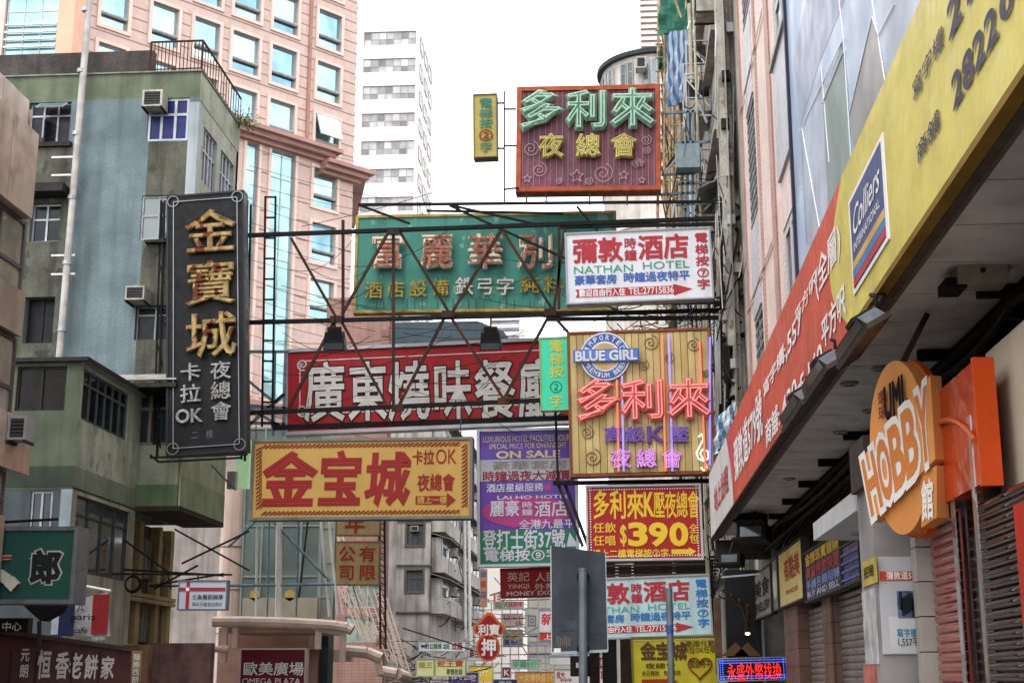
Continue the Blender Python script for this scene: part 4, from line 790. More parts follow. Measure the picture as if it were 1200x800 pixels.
# --- red and yellow 390 sign
t, F, w_, h = board('price_sign', 'red sign with yellow price 390 between beer sign and hotel sign', 33.5, (690, 655), (822, 653), (690, 571), .3, mat('981a1e', .45, 0, .08, 2), mat('a8a8aa', .4, .3, .1), .05, .04)
yy = mat('c8a828', .45, 0, .05, emit=.1)
for i, s in enumerate('多利來'): text(F, s, (695 + i * 20, 574, 714 + i * 20, 608), yy, t, off=.018, gap=1)
text(F, 'K', (755, 577, 766, 604), yy, t, off=.03); 
for i, s in enumerate('壓夜總會'): text(F, s, (766 + i * 13.4, 575, 779 + i * 13.4, 607), yy, t, off=.012, gap=1)
text(F, '任飲', (695, 612, 722, 624), yy, t); text(F, '任唱', (695, 627, 722, 639), yy, t); text(F, '$', (727, 615, 734, 636), yy, t, off=.02)
for i, s in enumerate('390'): text(F, s, (738 + i * 24, 613, 757 + i * 24, 638), yy, t, off=.04)
text(F, '全包', (808, 613, 818, 637), yy, t, vert=True); text(F, '請上二樓電梯按②字', (694, 643, 784, 653), yy, t, off=.02); arrow(F, (787, 641, 816, 651), yy, t, head=.3)
dots = B()
for i in range(44):
    for z in (.06, h - .06): dots.box(F, w_ * (i + .4) / 44, z - .015, w_ * (i + .4) / 44 + .03, z + .015, .002, .02)
for i in range(28):
    for a in (.06, w_ - .06): dots.box(F, a - .015, h * (i + .4) / 28, a + .015, h * (i + .4) / 28 + .03, .002, .02)
ob(dots, 'bulb_row', mat('d8cfc4', .4), t, stuff=True)
# --- yellow heart sign
yg = mat('a89c1c', .45, 0, .15, 2, .1); bw = mat('4a3010', .6)
t, F, w_, h = board('karaoke_sign', 'mustard yellow sign with red-brown heart below the lower hotel sign', 33.4, (744, 825), (842, 823), (742, 748), .3, yg, mat('5a5a28', .5), .04, .03)
for i, s in enumerate('金宝城'): text(F, s, (751 + i * 18, 752, 768 + i * 18, 773), bw, t, off=.04, gap=1)
text(F, '夜總會', (756, 776, 792, 783), bw, t); text(F, '歌國任歡', (803, 750, 838, 757), bw, t); text(F, '卡拉OK任唱', (801, 758, 838, 764), bw, t); text(F, '國語特平', (808, 773, 833, 782), bw, t); text(F, '全日開放 免收開房', (752, 785, 798, 791), bw, t)
hp = [F.loc(820 + 14 * 1.0 * math.sin(u) ** 3, 781 - 14 * (13 * math.cos(u) - 5 * math.cos(2 * u) - 2 * math.cos(3 * u) - math.cos(4 * u)) / 16) for u in [i * 6.283 / 30 for i in range(31)]]
ob(B().tube([F.pt(*q, .02) for q in hp], .02, 4), 'heart', mat('7a2410'), t); arrow(F, (752, 793, 795, 803), mat('8a2410'), t)
dots = B()
for i in range(40): dots.box(F, w_ * (i + .4) / 40, h - .05, w_ * (i + .4) / 40 + .02, h - .03, .002, .015)
ob(dots, 'bulb_row', mat('d8cfa4', .4), t, stuff=True)
# --- money exchange sign
t, F, w_, h = board('exchange_sign', 'dark red money exchange sign partly hidden by the grey traffic sign', 38, (588, 699), (655, 697), (587, 667), .3, mat('8c1c1c', .5, 0, .1), mat('6a1414', .5), .03, .02)
lw2 = mat('c4b4ac', .5); text(F, '英記', (594, 670, 621, 681), lw2, t, off=.0); text(F, '人民', (627, 670, 652, 681), lw2, t, off=0)
text(F, 'YINGJI', (595, 684, 620, 689), lw2, t, off=0); text(F, '外幣', (626, 683, 652, 691), lw2, t); text(F, 'MONEY EXCH', (594, 692, 654, 697), lw2, t, off=.02)
t = thing('timber_hoarding', 'dark timber posts and shadowy hoarding behind the lower hotel and heart signs', 'hoarding', P(760, 799, 40)); dkt = mat('2c211a', .9, 0, .35, 3, .4)
for i, (x0, x1) in enumerate(((690, 702), (705, 722), (726, 741), (744, 790), (794, 838))): r = FY(40).rect(x0, 652, x1, 799); ob(B().box(FY(40 + .3 * (i % 2)), r[0], 0, r[2], r[3] - .12 * (i % 3), -.2, 0), 'board', (dkt, darkint, mat('3c2e24', .9, 0, .3, 3))[i % 3], t)
for i in range(7): ob(B().bar(P(688, 656 + i * 3.6, 39 + .2 * i), P(842, 652 + i * 4, 39 + .2 * i), .045), 'rail', (dkt, steel, mat('5a4838', .8))[i % 3], t)
# --- LED sign
led = mat('0c0d22', .3, 0, 0); t, F, w_, h = board('led_sign', 'dark LED sign with glowing red characters and blue dot border', 27.5, (843, 797), (924, 795), (843, 772), .2, led, mat('8c94a4', .4, .3), .02, .02)
text(F, '永盛外幣找換', (852, 776, 916, 796), mat('ff2a1c', .4, 0, 0, emit=.9), t, off=.0, gap=.93)
dots = B(); rr = random.Random(2)
for ring_ in range(2):
    e = .03 + .045 * ring_
    for i in range(52):
        for z in (e, h - e): dots.box(F, .02 + (w_ - .04) * i / 52, z - .008, .02 + (w_ - .04) * i / 52 + .013, z + .008, 0, .01)
    for i in range(12):
        for a in (e, w_ - e): dots.box(F, a - .008, h * (i + .3) / 12, a + .008, h * (i + .3) / 12 + .014, 0, .01)
ob(dots, 'led_dots', mat('5a78ff', .4, 0, 0, emit=.9), t, stuff=True)
# dark sub-canopy area behind the LED sign
t = thing('shop_interior', 'dark shop entrance with timber trusses under the far canopy', 'shop', (3.0, 31, 0))
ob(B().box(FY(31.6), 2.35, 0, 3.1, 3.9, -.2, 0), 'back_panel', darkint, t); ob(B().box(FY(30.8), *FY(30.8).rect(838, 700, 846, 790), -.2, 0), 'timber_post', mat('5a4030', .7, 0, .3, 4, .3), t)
for i in range(4): ob(B().bar(P(846 + i * 10, 690 + 6 * i, 30.5), P(886 - i * 4, 720 + 8 * i, 30.9), .035), 'timber', mat('4a382c', .7), t)
ob(B().bar(P(846, 676, 29.5), P(892, 672, 28.5), .025), 'rod', alu, t); ob(B().disc(FY(30), *FY(30).loc(876, 742), .05, .03, 0, .05, 10), 'bulb', mat('fff0d0', .4, 0, 0, emit=3), t)
for px in (862, 876): ob(B().prism(FY(30.9), [FY(30.9).loc(px - 16, 768), FY(30.9).loc(px + 16, 768), FY(30.9).loc(px, 752)], -.05, 0), 'gable_trim', mat('5c4426', .6), t)
# ================================================================ TRAFFIC SIGNS IN THE FOREGROUND
tsg = thing('traffic_sign', 'back of a grey rectangular traffic sign on a grey pole', 'traffic sign', (P(683, 700, 14).x, 14, .13))
gs = mat('3f464e', .6, .1, .22, 3, .45, '1e2024', bump=.1, fine=.15); F = Fr(P(676, 764, 13.9), V((1, .10, 0)))
q = [F.loc(*p_) for p_ in ((647, 765), (712, 762), (709, 647), (646, 639))]
ob(B().prism(F, q, -.025, 0), 'sign_plate', gs, tsg)
ob(B().bar(F.pt(*q[0], -.01), F.pt(*q[1], -.01), .018), 'plate_rim', alu, tsg); ob(B().bar(F.pt(*q[0], -.01), F.pt(*q[3], -.01), .012), 'plate_rim', alu, tsg); ob(B().bar(F.pt(*q[1], -.01), F.pt(*q[2], -.01), .012), 'plate_rim', alu, tsg)
pp0 = P(683, 668, 13.8); gpole = mat('6f7a80', .5, .4, .2, 4, .3)
ob(B().bar((pp0.x - .02, pp0.y, .13), pp0, .042, 14), 'pole', gpole, tsg, smooth=False); ob(B().disc(Fr(pp0, (1, 0, 0), (0, 1, 0)), 0, 0, .046, .046, 0, .02, 14), 'pole_cap', gpole, tsg)
for y in (672, 757): r = F.rect(676, y, 690, y + 6); ob(box1(F, r, -.01, .05), 'clamp', black, tsg)
ob(box1(F, F.rect(649, 759, 657, 764), .001, .004), 'sticker', whitep, tsg); st = mat('33383e', .6)
for px in ((663, 714, 673, 725), (648, 730, 660, 733), (655, 736, 672, 739), (694, 742, 707, 744), (697, 730, 708, 733)): ob(box1(F, F.rect(*px), .001, .003), 'stain', st, tsg)
for i in range(8): r = F.rect(652 + i * 2.2, 744 + (i * 5) % 4, 653 + i * 2.2, 755 + (i * 3) % 4); ob(box1(F, r, .001, .003), 'scuff', mat('6c625c', .7), tsg)
r = F.rect(669, 768, 693, 792); ob(box1(F, r, -.1, .0), 'control_box', black, tsg); ob(box1(F, F.rect(675, 776, 681, 782), .0, .01), 'label', alu, tsg)
t = thing('pole', 'bare grey street pole with worn blue tape in front of the hotel sign', 'pole', (P(785, 799, 14).x, 14, .13)); p = P(784, 690, 14)
ob(B().bar((p.x, 14, .13), p, .032, 14), 'shaft', gpole, t); q = P(785, 742, 14); ob(B().bar(q, q + V((0, 0, .08)), .035, 14), 'tape', mat('2a4f80', .5), t)
ob(B().disc(Fr(p, (1, 0, 0), (0, 1, 0)), 0, 0, .034, .034, 0, .01, 14), 'cap', gpole, t)
# ================================================================ LEFT: GREEN AND BLUE-GREY TENEMENT
bwall = mat('74858a', .85, 0, .2, 1.2, .6, '414a4a', bump=.35, fine=.2); olive = mat('66675a', .9, 0, .25, 1.5, .75, '2b2b26', bump=.4, fine=.25, peel=('4a4a42', .5)); gband = mat('6f7a64', .85, 0, .2, 1.2, .5, '3a4034', bump=.3, fine=.2)
gside = mat('adb39e', .85, 0, .18, 1.2, .5, '55584a', bump=.3, fine=.2, peel=('8a8c7c', .3)); gdark = mat('58604e', .85, 0, .18, 1.5, .4, '2c3028', bump=.2); parap = mat('57514e', .95, 0, .3, 1.5, .6, '24201e', bump=.6, fine=.35)  # gside is paler than gdark: brighter light on the side put into the colour
sidew = mat('b0b3a4', .8, 0, .15, 1.5, .5, '5a584a', fine=.2, peel=('8c8c7e', .4)); white_c = mat('a4aeb2', .7, 0, .1, 1.5, .3)
XC = -10.7; YM = 34.0; Fm = FY(YM); Fs = FXL(XC)
gt = thing('green_tenement', 'blue-grey and green painted tenement building on the left with balcony bay', 'building', (-13, 35, 0))
zt = Fm.loc(120, 86)[1]; zg = Fm.loc(120, 117)[1]
W1 = Fm.rect(33, 120, 82, 168); W2 = Fm.rect(173, 115, 221, 165); W3 = Fm.rect(36, 238, 70, 283); W4 = Fm.rect(165, 229, 206, 281); W5 = Fm.rect(28, 348, 63, 402); W6 = Fm.rect(158, 358, 202, 398); W7 = Fm.rect(151, 458, 198, 521)
xr = XC
zlw = Fm.loc(175, 593)[1] - .05
wall(gt, Fm, -21, zlw, xr, zg, [W2, W4, W6, W7, W3, W5, (W1[0], W1[1], W1[2], W1[3])], bwall, .22)
wall(gt, Fm, -21, zg, xr, zt, [], gband, .2, label='moss green painted top band')
# painted olive bays proud of the wall
def patch(r, m, holes=(), c=.012): 
    a0, b0, a1, b1 = r; A = sorted({a0, a1, *[x for h in holes for x in (h[0], h[2]) if a0 < x < a1]}); Z = sorted({b0, b1, *[x for h in holes for x in (h[1], h[3]) if b0 < x < b1]}); b = B()
    for i in range(len(A) - 1):
        for j in range(len(Z) - 1):
            ca, cb = (A[i] + A[i + 1]) / 2, (Z[j] + Z[j + 1]) / 2
            if any(h[0] < ca < h[2] and h[1] < cb < h[3] for h in holes): continue
            b.box(Fm, A[i], Z[j], A[i + 1], Z[j + 1], .001, c)
    ob(b, 'painted_bay', m, gt)
xa, xb = Fm.loc(166, 300)[0], Fm.loc(220, 300)[0]
patch((xa, 6.0, xb, W2[1] - .02), olive, [W4, W6, W7]); xa2, xb2 = Fm.loc(20, 300)[0], Fm.loc(82, 300)[0]
patch((-17, 6.0, xb2, W1[1] - .02), olive, [W3, W5])
ob(B().box(Fm, xr - .26, 6, xr + .0, zt - .9, .001, .02).box(Fs, YM, 6, YM + .25, zt - .9, .001, .02), 'corner_strip', white_c, gt)
glb = glass('33393c'); blue = mat('1d2a6c', .35, 0, .3, 6); dkg = glass('1c2022', .12)
window(gt, Fm, W1, 3, 2, alu, mat('2a2a32', .3, 0, .4, 3), .05, .18, rowfr=[.7])
window(gt, Fm, W2, 3, 2, alu, blue, .07, .1, rowfr=[.62], pms=[blue]); window(gt, Fm, W3, 2, 2, alu, dkg, .05, .18, rowfr=[.6]); window(gt, Fm, W4, 2, 2, grey_al, glass('7d8684', .2), .05, .1, rowfr=[.55])
window(gt, Fm, W5, 2, 1, steel, mat('121316', .5, 0), .03, .3); window(gt, Fm, W6, 2, 2, grey_al, mat('15171b', .3), .04, .2, rowfr=[.75]); window(gt, Fm, W7, 2, 2, mat('7a6a54', .6), glass('3a4a54', .15), .08, .15, rowfr=[.68])
# open casements of the top left window
for a, b0_, b1_, m in ((W1[0] + .35, W1[1] + .05, W1[1] + .75, alu),):
    o = V(Fm.pt(a, b0_, -.1)); Fq = Fr(o, V((.45, -.9, 0))); k = ob(box1(Fq, (0, 0, .42, b1_ - b0_), -.015, .015), 'open_casement', alu, gt); ob(box1(Fq, (.04, .04, .38, b1_ - b0_ - .04), .016, .02), 'pane', glass('8aa4b0'), k)
o = V(Fm.pt(W1[0] + .3, W1[3] - .05, .02)); Fq = Fr(o, V((1, 0, 0)), V((0, -.75, -.55))); k = ob(box1(Fq, (0, 0, .75, .38), -.015, .015), 'open_casement', alu, gt); ob(box1(Fq, (.04, .04, .71, .34), -.02, -.0151), 'pane', glass('8aa4b0'), k)
ob(B().box(Fm, W3[0] - .2, W3[3] + .12, W3[2] + .25, W3[3] + .35, 0, .6), 'hood', mat('2c2a2a', .8, 0, .3, 3), gt)
ob(B().box(Fm, W1[0] - .1, W1[1] - .12, W1[2] + .1, W1[1] - .0, 0, .12).box(Fm, W4[0] + .2, W4[1] - .12, W4[2] - .1, W4[1] - .05, 0, .2), 'sill', steel, gt)
# roof parapet and roof
ob(B().box(FY(YM + .25), -21, zt + .001, Fm.loc(176, 70)[0], Fm.loc(90, 57)[1], -.25, 0), 'parapet', parap, gt)
ob(B().box(FY(YM), -21, zt - .04, xr + .04, zt + .0, -3.85, .05), 'roof_slab', mat('8a8c84', .9, 0, .2, 2, .4), gt)
YE = 37.9
W8 = Fs.rect(239, 133, 258, 192); W9 = Fs.rect(264, 172, 282, 225)
W8 = (34.5, 14.35, 35.75, 15.85); W9 = (36.15, 14.2, 37.5, 15.75)
sh_ = [(a, z, b_, z + 1.5) for (a, b_) in ((34.5, 35.75), (36.15, 37.5)) for z in (14.3, 11.7, 9.1)]
wall(gt, Fs, YM, zlw, YE, zt, sh_, sidew, .18, label='pale side wall towards the street')
ob(box1(Fs, (YM, zt - .85, YE, zt - .06), .001, .012), 'painted_band', gside, gt)  # same green band as the front, its colour lightened for the side light
for k, h in enumerate(sh_): window(gt, Fs, h, 4, 2, alu, glb, .05, .1, rowfr=[.6], pms=[glb, glass('7a8ca0'), mat('5a5c74', .4)])
ob(B().box(FY(YE), -21, zlw, xr, zt, -.0, .2), 'rear_wall', olive, gt)
# roof railing
rl = thing('roof_railing', 'rusty black railing round the flat roof corner of the green tenement', 'railing', (XC, YM, zt))
z0, z1 = zt, Fm.loc(200, 49)[1]; xs = Fm.loc(177, 60)[0]; zz = z1
ob(B().bar((xs, YM, z1), (xr, YM, z1), .03), 'top_rail', rust, rl); ob(B().bar((xs, YM, z0 + .06), (xr, YM, z0 + .06), .02), 'bottom_rail', rust, rl); ob(B().bar((xr, YM, z1), (xr, YE, z1), .03), 'top_rail', rust, rl); ob(B().bar((xr, YM, z0 + .06), (xr, YE, z0 + .06), .02), 'bottom_rail', rust, rl)
for i in range(15): x = xs + (xr - xs) * i / 14; ob(B().bar((x, YM, z0), (x, YM, z1), .014 if i % 14 else .035), 'baluster', rust, rl)
for i in range(1, 16): y = YM + (YE - YM) * i / 15; ob(B().bar((xr, y, z0), (xr, y, z1), .014), 'baluster', rust, rl)
# roof plant
pt_ = thing('roof_shrub', 'small leafy shrub growing at the far roof corner of the green tenement', 'plant', (XC, 37.7, zt - .1)); b = B(); rr = random.Random(4)
for i in range(170):
    d = V((rr.gauss(0, .22), rr.gauss(0, .25), abs(rr.gauss(.05, .28)))); p = V((XC + .1, 37.7, zt - .15)) + d; u = V((rr.uniform(-1, 1), rr.uniform(-1, 1), rr.uniform(-.6, 1))).normalized() * .07; s = V((rr.uniform(-1, 1), rr.uniform(-1, 1), rr.uniform(-1, 1))).normalized() * .03
    b.add([p, p + u + s, p + u * 2, p + u - s], [(0, 1, 2, 3)])
ob(b, 'foliage', mat('5d7a34', .7, 0, .3, 9), pt_, stuff=True); ob(B().bar((XC, 37.7, zt - .2), (XC + .1, 37.7, zt + .2), .02), 'stem', rust, pt_)
# tall white pipe
dp = thing('drain_pipe', 'tall white vertical pipe running up the blue-grey wall and past the roof', 'pipe', P(70, 420, 33.7)); b0 = P(69, 425, 33.7); b1 = P(98, 40, 33.7)
x_ = b0.x; ob(B().bar(b0, (x_ + .12, 33.7, 23), .09, 10), 'pipe', mat('bab5b0', .6, 0, .2, 3, .5), dp)
for i in range(7): z = b0.z + .8 + i * 1.75; ob(B().bar((x_ + .02, 33.7, z), (x_ + .02, 33.7, z + .1), .115, 10), 'collar', alu, dp)
for py in (184, 205, 299, 321): p = P(88, py, 33.75); ob(B().bar(p, p + V((-.62, 0, 0)), .035), 'bracket', whitep, dp)
aircon(Fm, Fm.rect(174, 114, 197, 133), .02, .5, 'air conditioner over the blue-curtained window near the green roof'); aircon(Fm, Fm.rect(156, 342, 178, 358), .02, .6, 'air conditioner on the olive wall beside the tall black sign', slats=4)
# balcony bay: stands forward of the main wall
XB = -11.75; YB = 29.9; Fb = FY(YB); Fbs = FXL(XB); zf = 8.1
z_sill = Fbs.loc(80, 485)[1]; z_b1 = Fbs.loc(76, 541)[1]; z_b2 = Fbs.loc(75, 566)[1]; zroof = Fb.loc(80, 424)[1]
xbl = Fb.loc(18, 500)[0] - 3
wd1 = [(30.2, z_b2 - 1.95, 31.9, z_b2 - .12)] ; wd0 = (30.05, z_sill + .02, 33.0, zroof - .12)
wall(gt, Fbs, YB, z_b1, YM, zroof, [wd0], gside, .12, label='green side of the balcony bay, coloured paler for its light')
wall(gt, Fbs, YB, z_b2, YM, z_b1, [], mat('737c68', .85, 0, .15, 1.5, .35, '3a4034'), .1)  # stripe colour lightened here as the lit side; front copy is darker
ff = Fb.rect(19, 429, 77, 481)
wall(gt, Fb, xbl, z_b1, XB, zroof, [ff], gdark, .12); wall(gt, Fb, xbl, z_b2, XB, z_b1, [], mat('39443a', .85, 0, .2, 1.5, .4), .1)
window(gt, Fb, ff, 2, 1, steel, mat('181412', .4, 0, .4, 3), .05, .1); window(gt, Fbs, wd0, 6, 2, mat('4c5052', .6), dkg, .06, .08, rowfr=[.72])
ob(B().box(FY(YB - .12), xbl, zroof, XB + .18, zroof + .09, -(YM - YB) - .1, 0), 'bay_roof', mat('2e2c2c', .8, 0, .2, 3), gt)
ob(B().box(Fbs, YB + .0, zroof - .01, YM, zroof + .0, 0, .15), 'bay_roof_edge', alu, gt)
ob(B().box(FY(YB + .01), xbl, z_b2 - .05, XB - .02, z_b2, -(YM - YB), 0), 'bay_floor', gdark, gt)
# storey beneath
lo = z_b2 - .06; wd = [(30.25, 5.0 - 1.2, 31.3, lo - .15)]
W10 = (30.3, 3.85, 32.6, lo - .1)
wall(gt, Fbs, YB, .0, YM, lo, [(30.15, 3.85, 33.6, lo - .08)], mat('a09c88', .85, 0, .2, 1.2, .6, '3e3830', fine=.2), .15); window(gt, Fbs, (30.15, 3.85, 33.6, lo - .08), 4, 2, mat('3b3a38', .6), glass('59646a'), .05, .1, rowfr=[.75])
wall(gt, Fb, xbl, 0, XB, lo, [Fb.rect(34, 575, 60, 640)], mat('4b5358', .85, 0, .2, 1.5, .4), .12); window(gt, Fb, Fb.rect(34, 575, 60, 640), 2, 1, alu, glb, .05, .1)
ob(box1(FY(YB - .0), (XB - .25, 2.5, XB - .001, lo), .001, .03), 'corner_post', mat('8d9ba2', .7, 0, .15, 3, .3), gt)
# green wall between bay and corner, stripe, soffit
zA = Fm.loc(175, 521)[1] - .02; zB_ = Fm.loc(175, 568)[1]; zC = Fm.loc(175, 593)[1]
ob(B().box(Fm, XB, zB_, xr + .001, zA, .02, .06), 'painted_wall', mat('969c86', .85, 0, .18, 1.5, .55, '3a4034', fine=.2), gt); ob(B().box(Fm, XB, zC, xr + .001, zB_, .02, .065), 'painted_stripe', mat('5a6b4e', .85, 0, .15, 1.5, .4, '2f3428'), gt)
ob(box1(Fs, (YM - .065, zC, YE, zA + 1.2), .02, .06), 'painted_wall', mat('a3a88a', .85, 0, .15, 2, .5, '5a5840'), gt); ob(box1(Fs, (YM - .065, zC, YE, zC + .75), .06, .07), 'painted_stripe', mat('8f9a78', .85, 0, .15, 2, .3), gt)  # side copies of wall and stripe, light put into their paler colours
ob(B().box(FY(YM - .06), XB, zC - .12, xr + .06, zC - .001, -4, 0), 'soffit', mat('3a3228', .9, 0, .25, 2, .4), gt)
aw = B()
for i in range(5): z = 0; 
p0, p1 = Fm.loc(139, 444), Fm.loc(206, 440)
for i in range(5): ob(B().box(Fm, p0[0], p0[1] - .02 - .05 * i, p1[0] + .3, p0[1] + .02 - .05 * i, .3 + .12 * i, .42 + .12 * i), 'awning_strip', mat('a4a29a', .5, .2, .15, 4, .4), gt)
ob(B().box(Fm, p0[0], p0[1] - .4, p1[0] + .3, p0[1] - .29, .01, .9), 'awning_base', steel, gt)
# first-floor shop zone, set back, ochre columns with louvres
XLo = -12.3; Fl = FXL(XLo); och = mat('a08a60', .85, 0, .2, 2, .5, '3a2e20'); lou = mat('6a665c', .7, 0, .35, 3, .3)
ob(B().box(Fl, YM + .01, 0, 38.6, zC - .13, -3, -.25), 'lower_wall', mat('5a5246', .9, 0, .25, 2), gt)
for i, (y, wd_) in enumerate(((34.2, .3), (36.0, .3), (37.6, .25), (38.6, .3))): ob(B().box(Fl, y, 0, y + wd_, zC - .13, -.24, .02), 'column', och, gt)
for i, y in enumerate((34.5, 36.3, 37.85)):
    a1_ = y + (1.45 if i < 2 else .74)
    for z_, zt_ in ((4.15, 5.2), (2.5, 3.45)):
        k = ob(B().box(Fl, y + .02, z_, a1_, zt_, -.24, -.15), 'shutter_panel', lou, gt)
        for j in range(5): ob(B().box(Fl, y + .04 + j * .28, z_ + .03, y + .26 + j * .28, zt_ - .03, -.149, -.12), 'board', lou, k)
for z_ in (3.62, 3.5): ob(B().box(Fl, YM, z_, 38.9, z_ + .1, .021, .15), 'ledge', och, gt)
ob(B().box(Fl, YM, 2.3, 38.9, 2.42, .021, .3), 'ledge', mat('b09c6c', .8, 0, .2, 3, .4), gt)
ob(B().box(FY(34.2), *FY(34.2).rect(174, 753, 246, 830), -.3, 0), 'stone_front', mat('6b4f4a', .8, 0, .3, 3, .3), gt)
# lower rods and frames hung in front
rd_ = thing('bracket_frame', 'thin dark steel rods and hoop projecting from the lower left tenement', 'bracket', P(150, 690, 33))
for x0, y0, x1, y1, r in ((145, 632, 200, 672, .03), (145, 667, 262, 674, .035), (175, 686, 262, 672, .03), (205, 620, 292, 668, .03), (180, 690, 232, 662, .03), (213, 660, 292, 622, .03), (108, 672, 272, 673, .03), (176, 687, 212, 686, .03), (196, 668, 200, 690, .02)): ob(B().bar(P(x0, y0, 33), P(x1, y1, 33), r), 'rod', black, rd_)
F = FY(32.9); a, b_ = F.loc(156, 684)
for k in range(3): ob(B().ring(F, a, b_, .2 - .02 * k, .2 - .02 * k, .016, .03 * k, 20), 'hoop', black, rd_)
# ================================================================ FAR LEFT: BEIGE BAY-WINDOWED BUILDING
ft = thing('beige_building', 'beige panelled building with bay windows at the far left edge', 'building', (-11, 24, 0))
XF = -10.1; Ff = FXL(XF); bei = mat('bca898', .15, .2, .2, 1.2, .35, '5a4a42'); bei2 = mat('ac9686', .15, .2, .2, 1.2, .35, '5a4a42')
ye = PXP(20, 440, XF).y; yl = ye
def fz(x, y, X=XF): return PXP(x, y, X).z
tiers = [(fz(33, 112), fz(40, 185), ye + .1, -.1), (fz(43, 186), fz(38, 262), ye + .55, .12)]
ztop = P(0, 93, ye - .7).z
core_t = fz(33, 150)
ob(B().box(Ff, 6, 0, ye, core_t + .55, -5, -.25), 'core', bei2, ft)
zs = [fz(38, 262), fz(28, 345), fz(25, 400), fz(20, 490), fz(35, 560), fz(28, 610)]
def tier(zlo, zhi, y1, c, m):
    y = y1; n = 0
    while y > 12:
        y2 = y - 1.05; ob(B().box(Ff, y2 + .008, zlo, y - .008, zhi, -.5, c), 'panel', m, ft); y = y2; n += 1
tier(zs[0] + 1.55, core_t + .6, PXP(32, 150, XF - .12).y, -.12, bei); tier(zs[0], zs[0] + 1.545, PXP(41, 220, XF + .1).y, .1, bei)
tier(zs[2] + .05, zs[1], ye - .05, .05, bei2); tier(zs[4], zs[3], PXP(36, 530, XF + .12).y, .12, bei); 
tier(0, zs[5], ye, .0, bei2)
for zl, zh in ((zs[1] + .01, zs[0] - .01), (zs[3] + .01, zs[2] + .04), (zs[5] + .01, zs[4] - .01)):
    y = ye + .05; k = 0
    while y > 12: window(ft, Ff, (y - 1.05, zl, y - .02, zh), 1, 2, mat('54484a', .5, .2), mat('d8caa8' if k % 2 else 'b8b09c', .08, .2, .35, 1.2, spec=.6), .07, .12, rowfr=[.35], sill=None); y -= 1.07; k += 1  # pale warm panes: bright reflections put into their base colour
ob(B().box(FY(ye), XF - .5, 0, XF - .13, core_t + .5, 0, .0 + .01), 'end_wall', bei, ft)
F = FY(ye - .15); aircon(F, F.rect(19, 491, 41, 519), 0, .35, 'black box air conditioner projecting from the beige bay building', body=mat('8a8a88', .4))
# ================================================================ PINK TOWER
C0 = P(414, 200, 82.0); Ft = Fr((C0.x, C0.y, 0), V((.668, .744, 0))); pkw = mat('c2aaa1', .75, 0, .05, .6, .12, '8a6458', tile=(.35, .35, 'bd9082', 2)); pkt_ = mat('d0b8ae', .6, 0, .08, 1)
cyan = glass('9cbcc4', .04, .75, .1); cyan2 = glass('b6d0d4', .05, .7, .1)
tw = thing('pink_tower', 'tall pink tiled tower with pale framed blue windows above the left tenement', 'building', (C0.x - 6, C0.y - 4, 0))
c333 = Ft.loc(319, 52); pit = Ft.loc(371, 77)[1] - Ft.loc(369, 139)[1]
cyv = [cyan, cyan2, glass('8fb4c0', .04, .75, .1), glass('a9c0bc', .06, .7, .12), glass('7ea6b4', .05, .75, .1)]
cols = []
for xa_, xb_, yy_ in ((178, 209, 25), (227, 257, 45), (272, 303, 60), (318, 347, 75), (371, 398, 98)): cols.append((Ft.loc(xa_, yy_)[0], Ft.loc(xb_, yy_)[0]))
cols.insert(0, (2 * cols[0][0] - cols[1][0] - .4, 2 * cols[0][1] - cols[1][1] - .4)); 
zr = Ft.loc(333, 57)[1]; hh = Ft.loc(385, 81)[1] - Ft.loc(385, 124)[1]
zc = Ft.loc(330, 170)[1]
rows = [zr + pit * k for k in range(-4, 6)]
aL = Ft.loc(80, 60)[0] - 1; zT = zr + pit * 5.5
ups = [z for z in rows if z - hh > zc + .2]; hol = [(c[0], z - hh, c[1], z) for c in cols for z in ups]
lows = [z for z in rows if z < zc]; hol2 = [(cols[-1][0], z - hh, cols[-1][1], z) for z in lows]
s1, s2 = (Ft.loc(283, 300)[0], Ft.loc(298, 300)[0]), (Ft.loc(313, 300)[0], Ft.loc(342, 300)[0])
zbase = Ft.loc(320, 468)[1]; hol2 += [(s1[0], zbase, s1[1], zc - .4), (s2[0], zbase, s2[1], zc - .4)]
zwl = min(z - hh for z in lows)
wall(tw, Ft, aL, zc, 0, zT, hol, pkw, .35); wall(tw, Ft, aL, 0, 0, zc, hol2, pkw, .35)
# cladding courses: grooves as thin proud bands between windows
zz = zc + .6; gm = mat('82665e', .8, 0, .1)
while zz < zT:
    segs = [(aL, 0)]
    for h in hol:
        if h[1] - .25 < zz < h[3] + .25:
            ns = []
            for s_ in segs:
                if h[2] + .25 <= s_[0] or h[0] - .25 >= s_[1]: ns.append(s_); continue
                if s_[0] < h[0] - .25: ns.append((s_[0], h[0] - .25))
                if s_[1] > h[2] + .25: ns.append((h[2] + .25, s_[1]))
            segs = ns
    b = B()
    for s_ in segs: b.box(Ft, s_[0], zz - .025, s_[1], zz + .025, .002, .012)
    ob(b, 'string_course', gm, tw); zz += pit / 5
for z in [zwl + k * pit / 3 for k in range(0, 22) if zwl + k * pit / 3 < zc - .3]:
    b = B(); b.box(Ft, s2[1] + .1, z - .02, cols[-1][0] - .28, z + .02, .002, .03).box(Ft, cols[-1][1] + .28, z - .02, -.02, z + .02, .002, .03).box(Ft, s1[1] + .1, z - .02, s2[0] - .1, z + .02, .002, .03); ob(b, 'string_course', gm, tw)
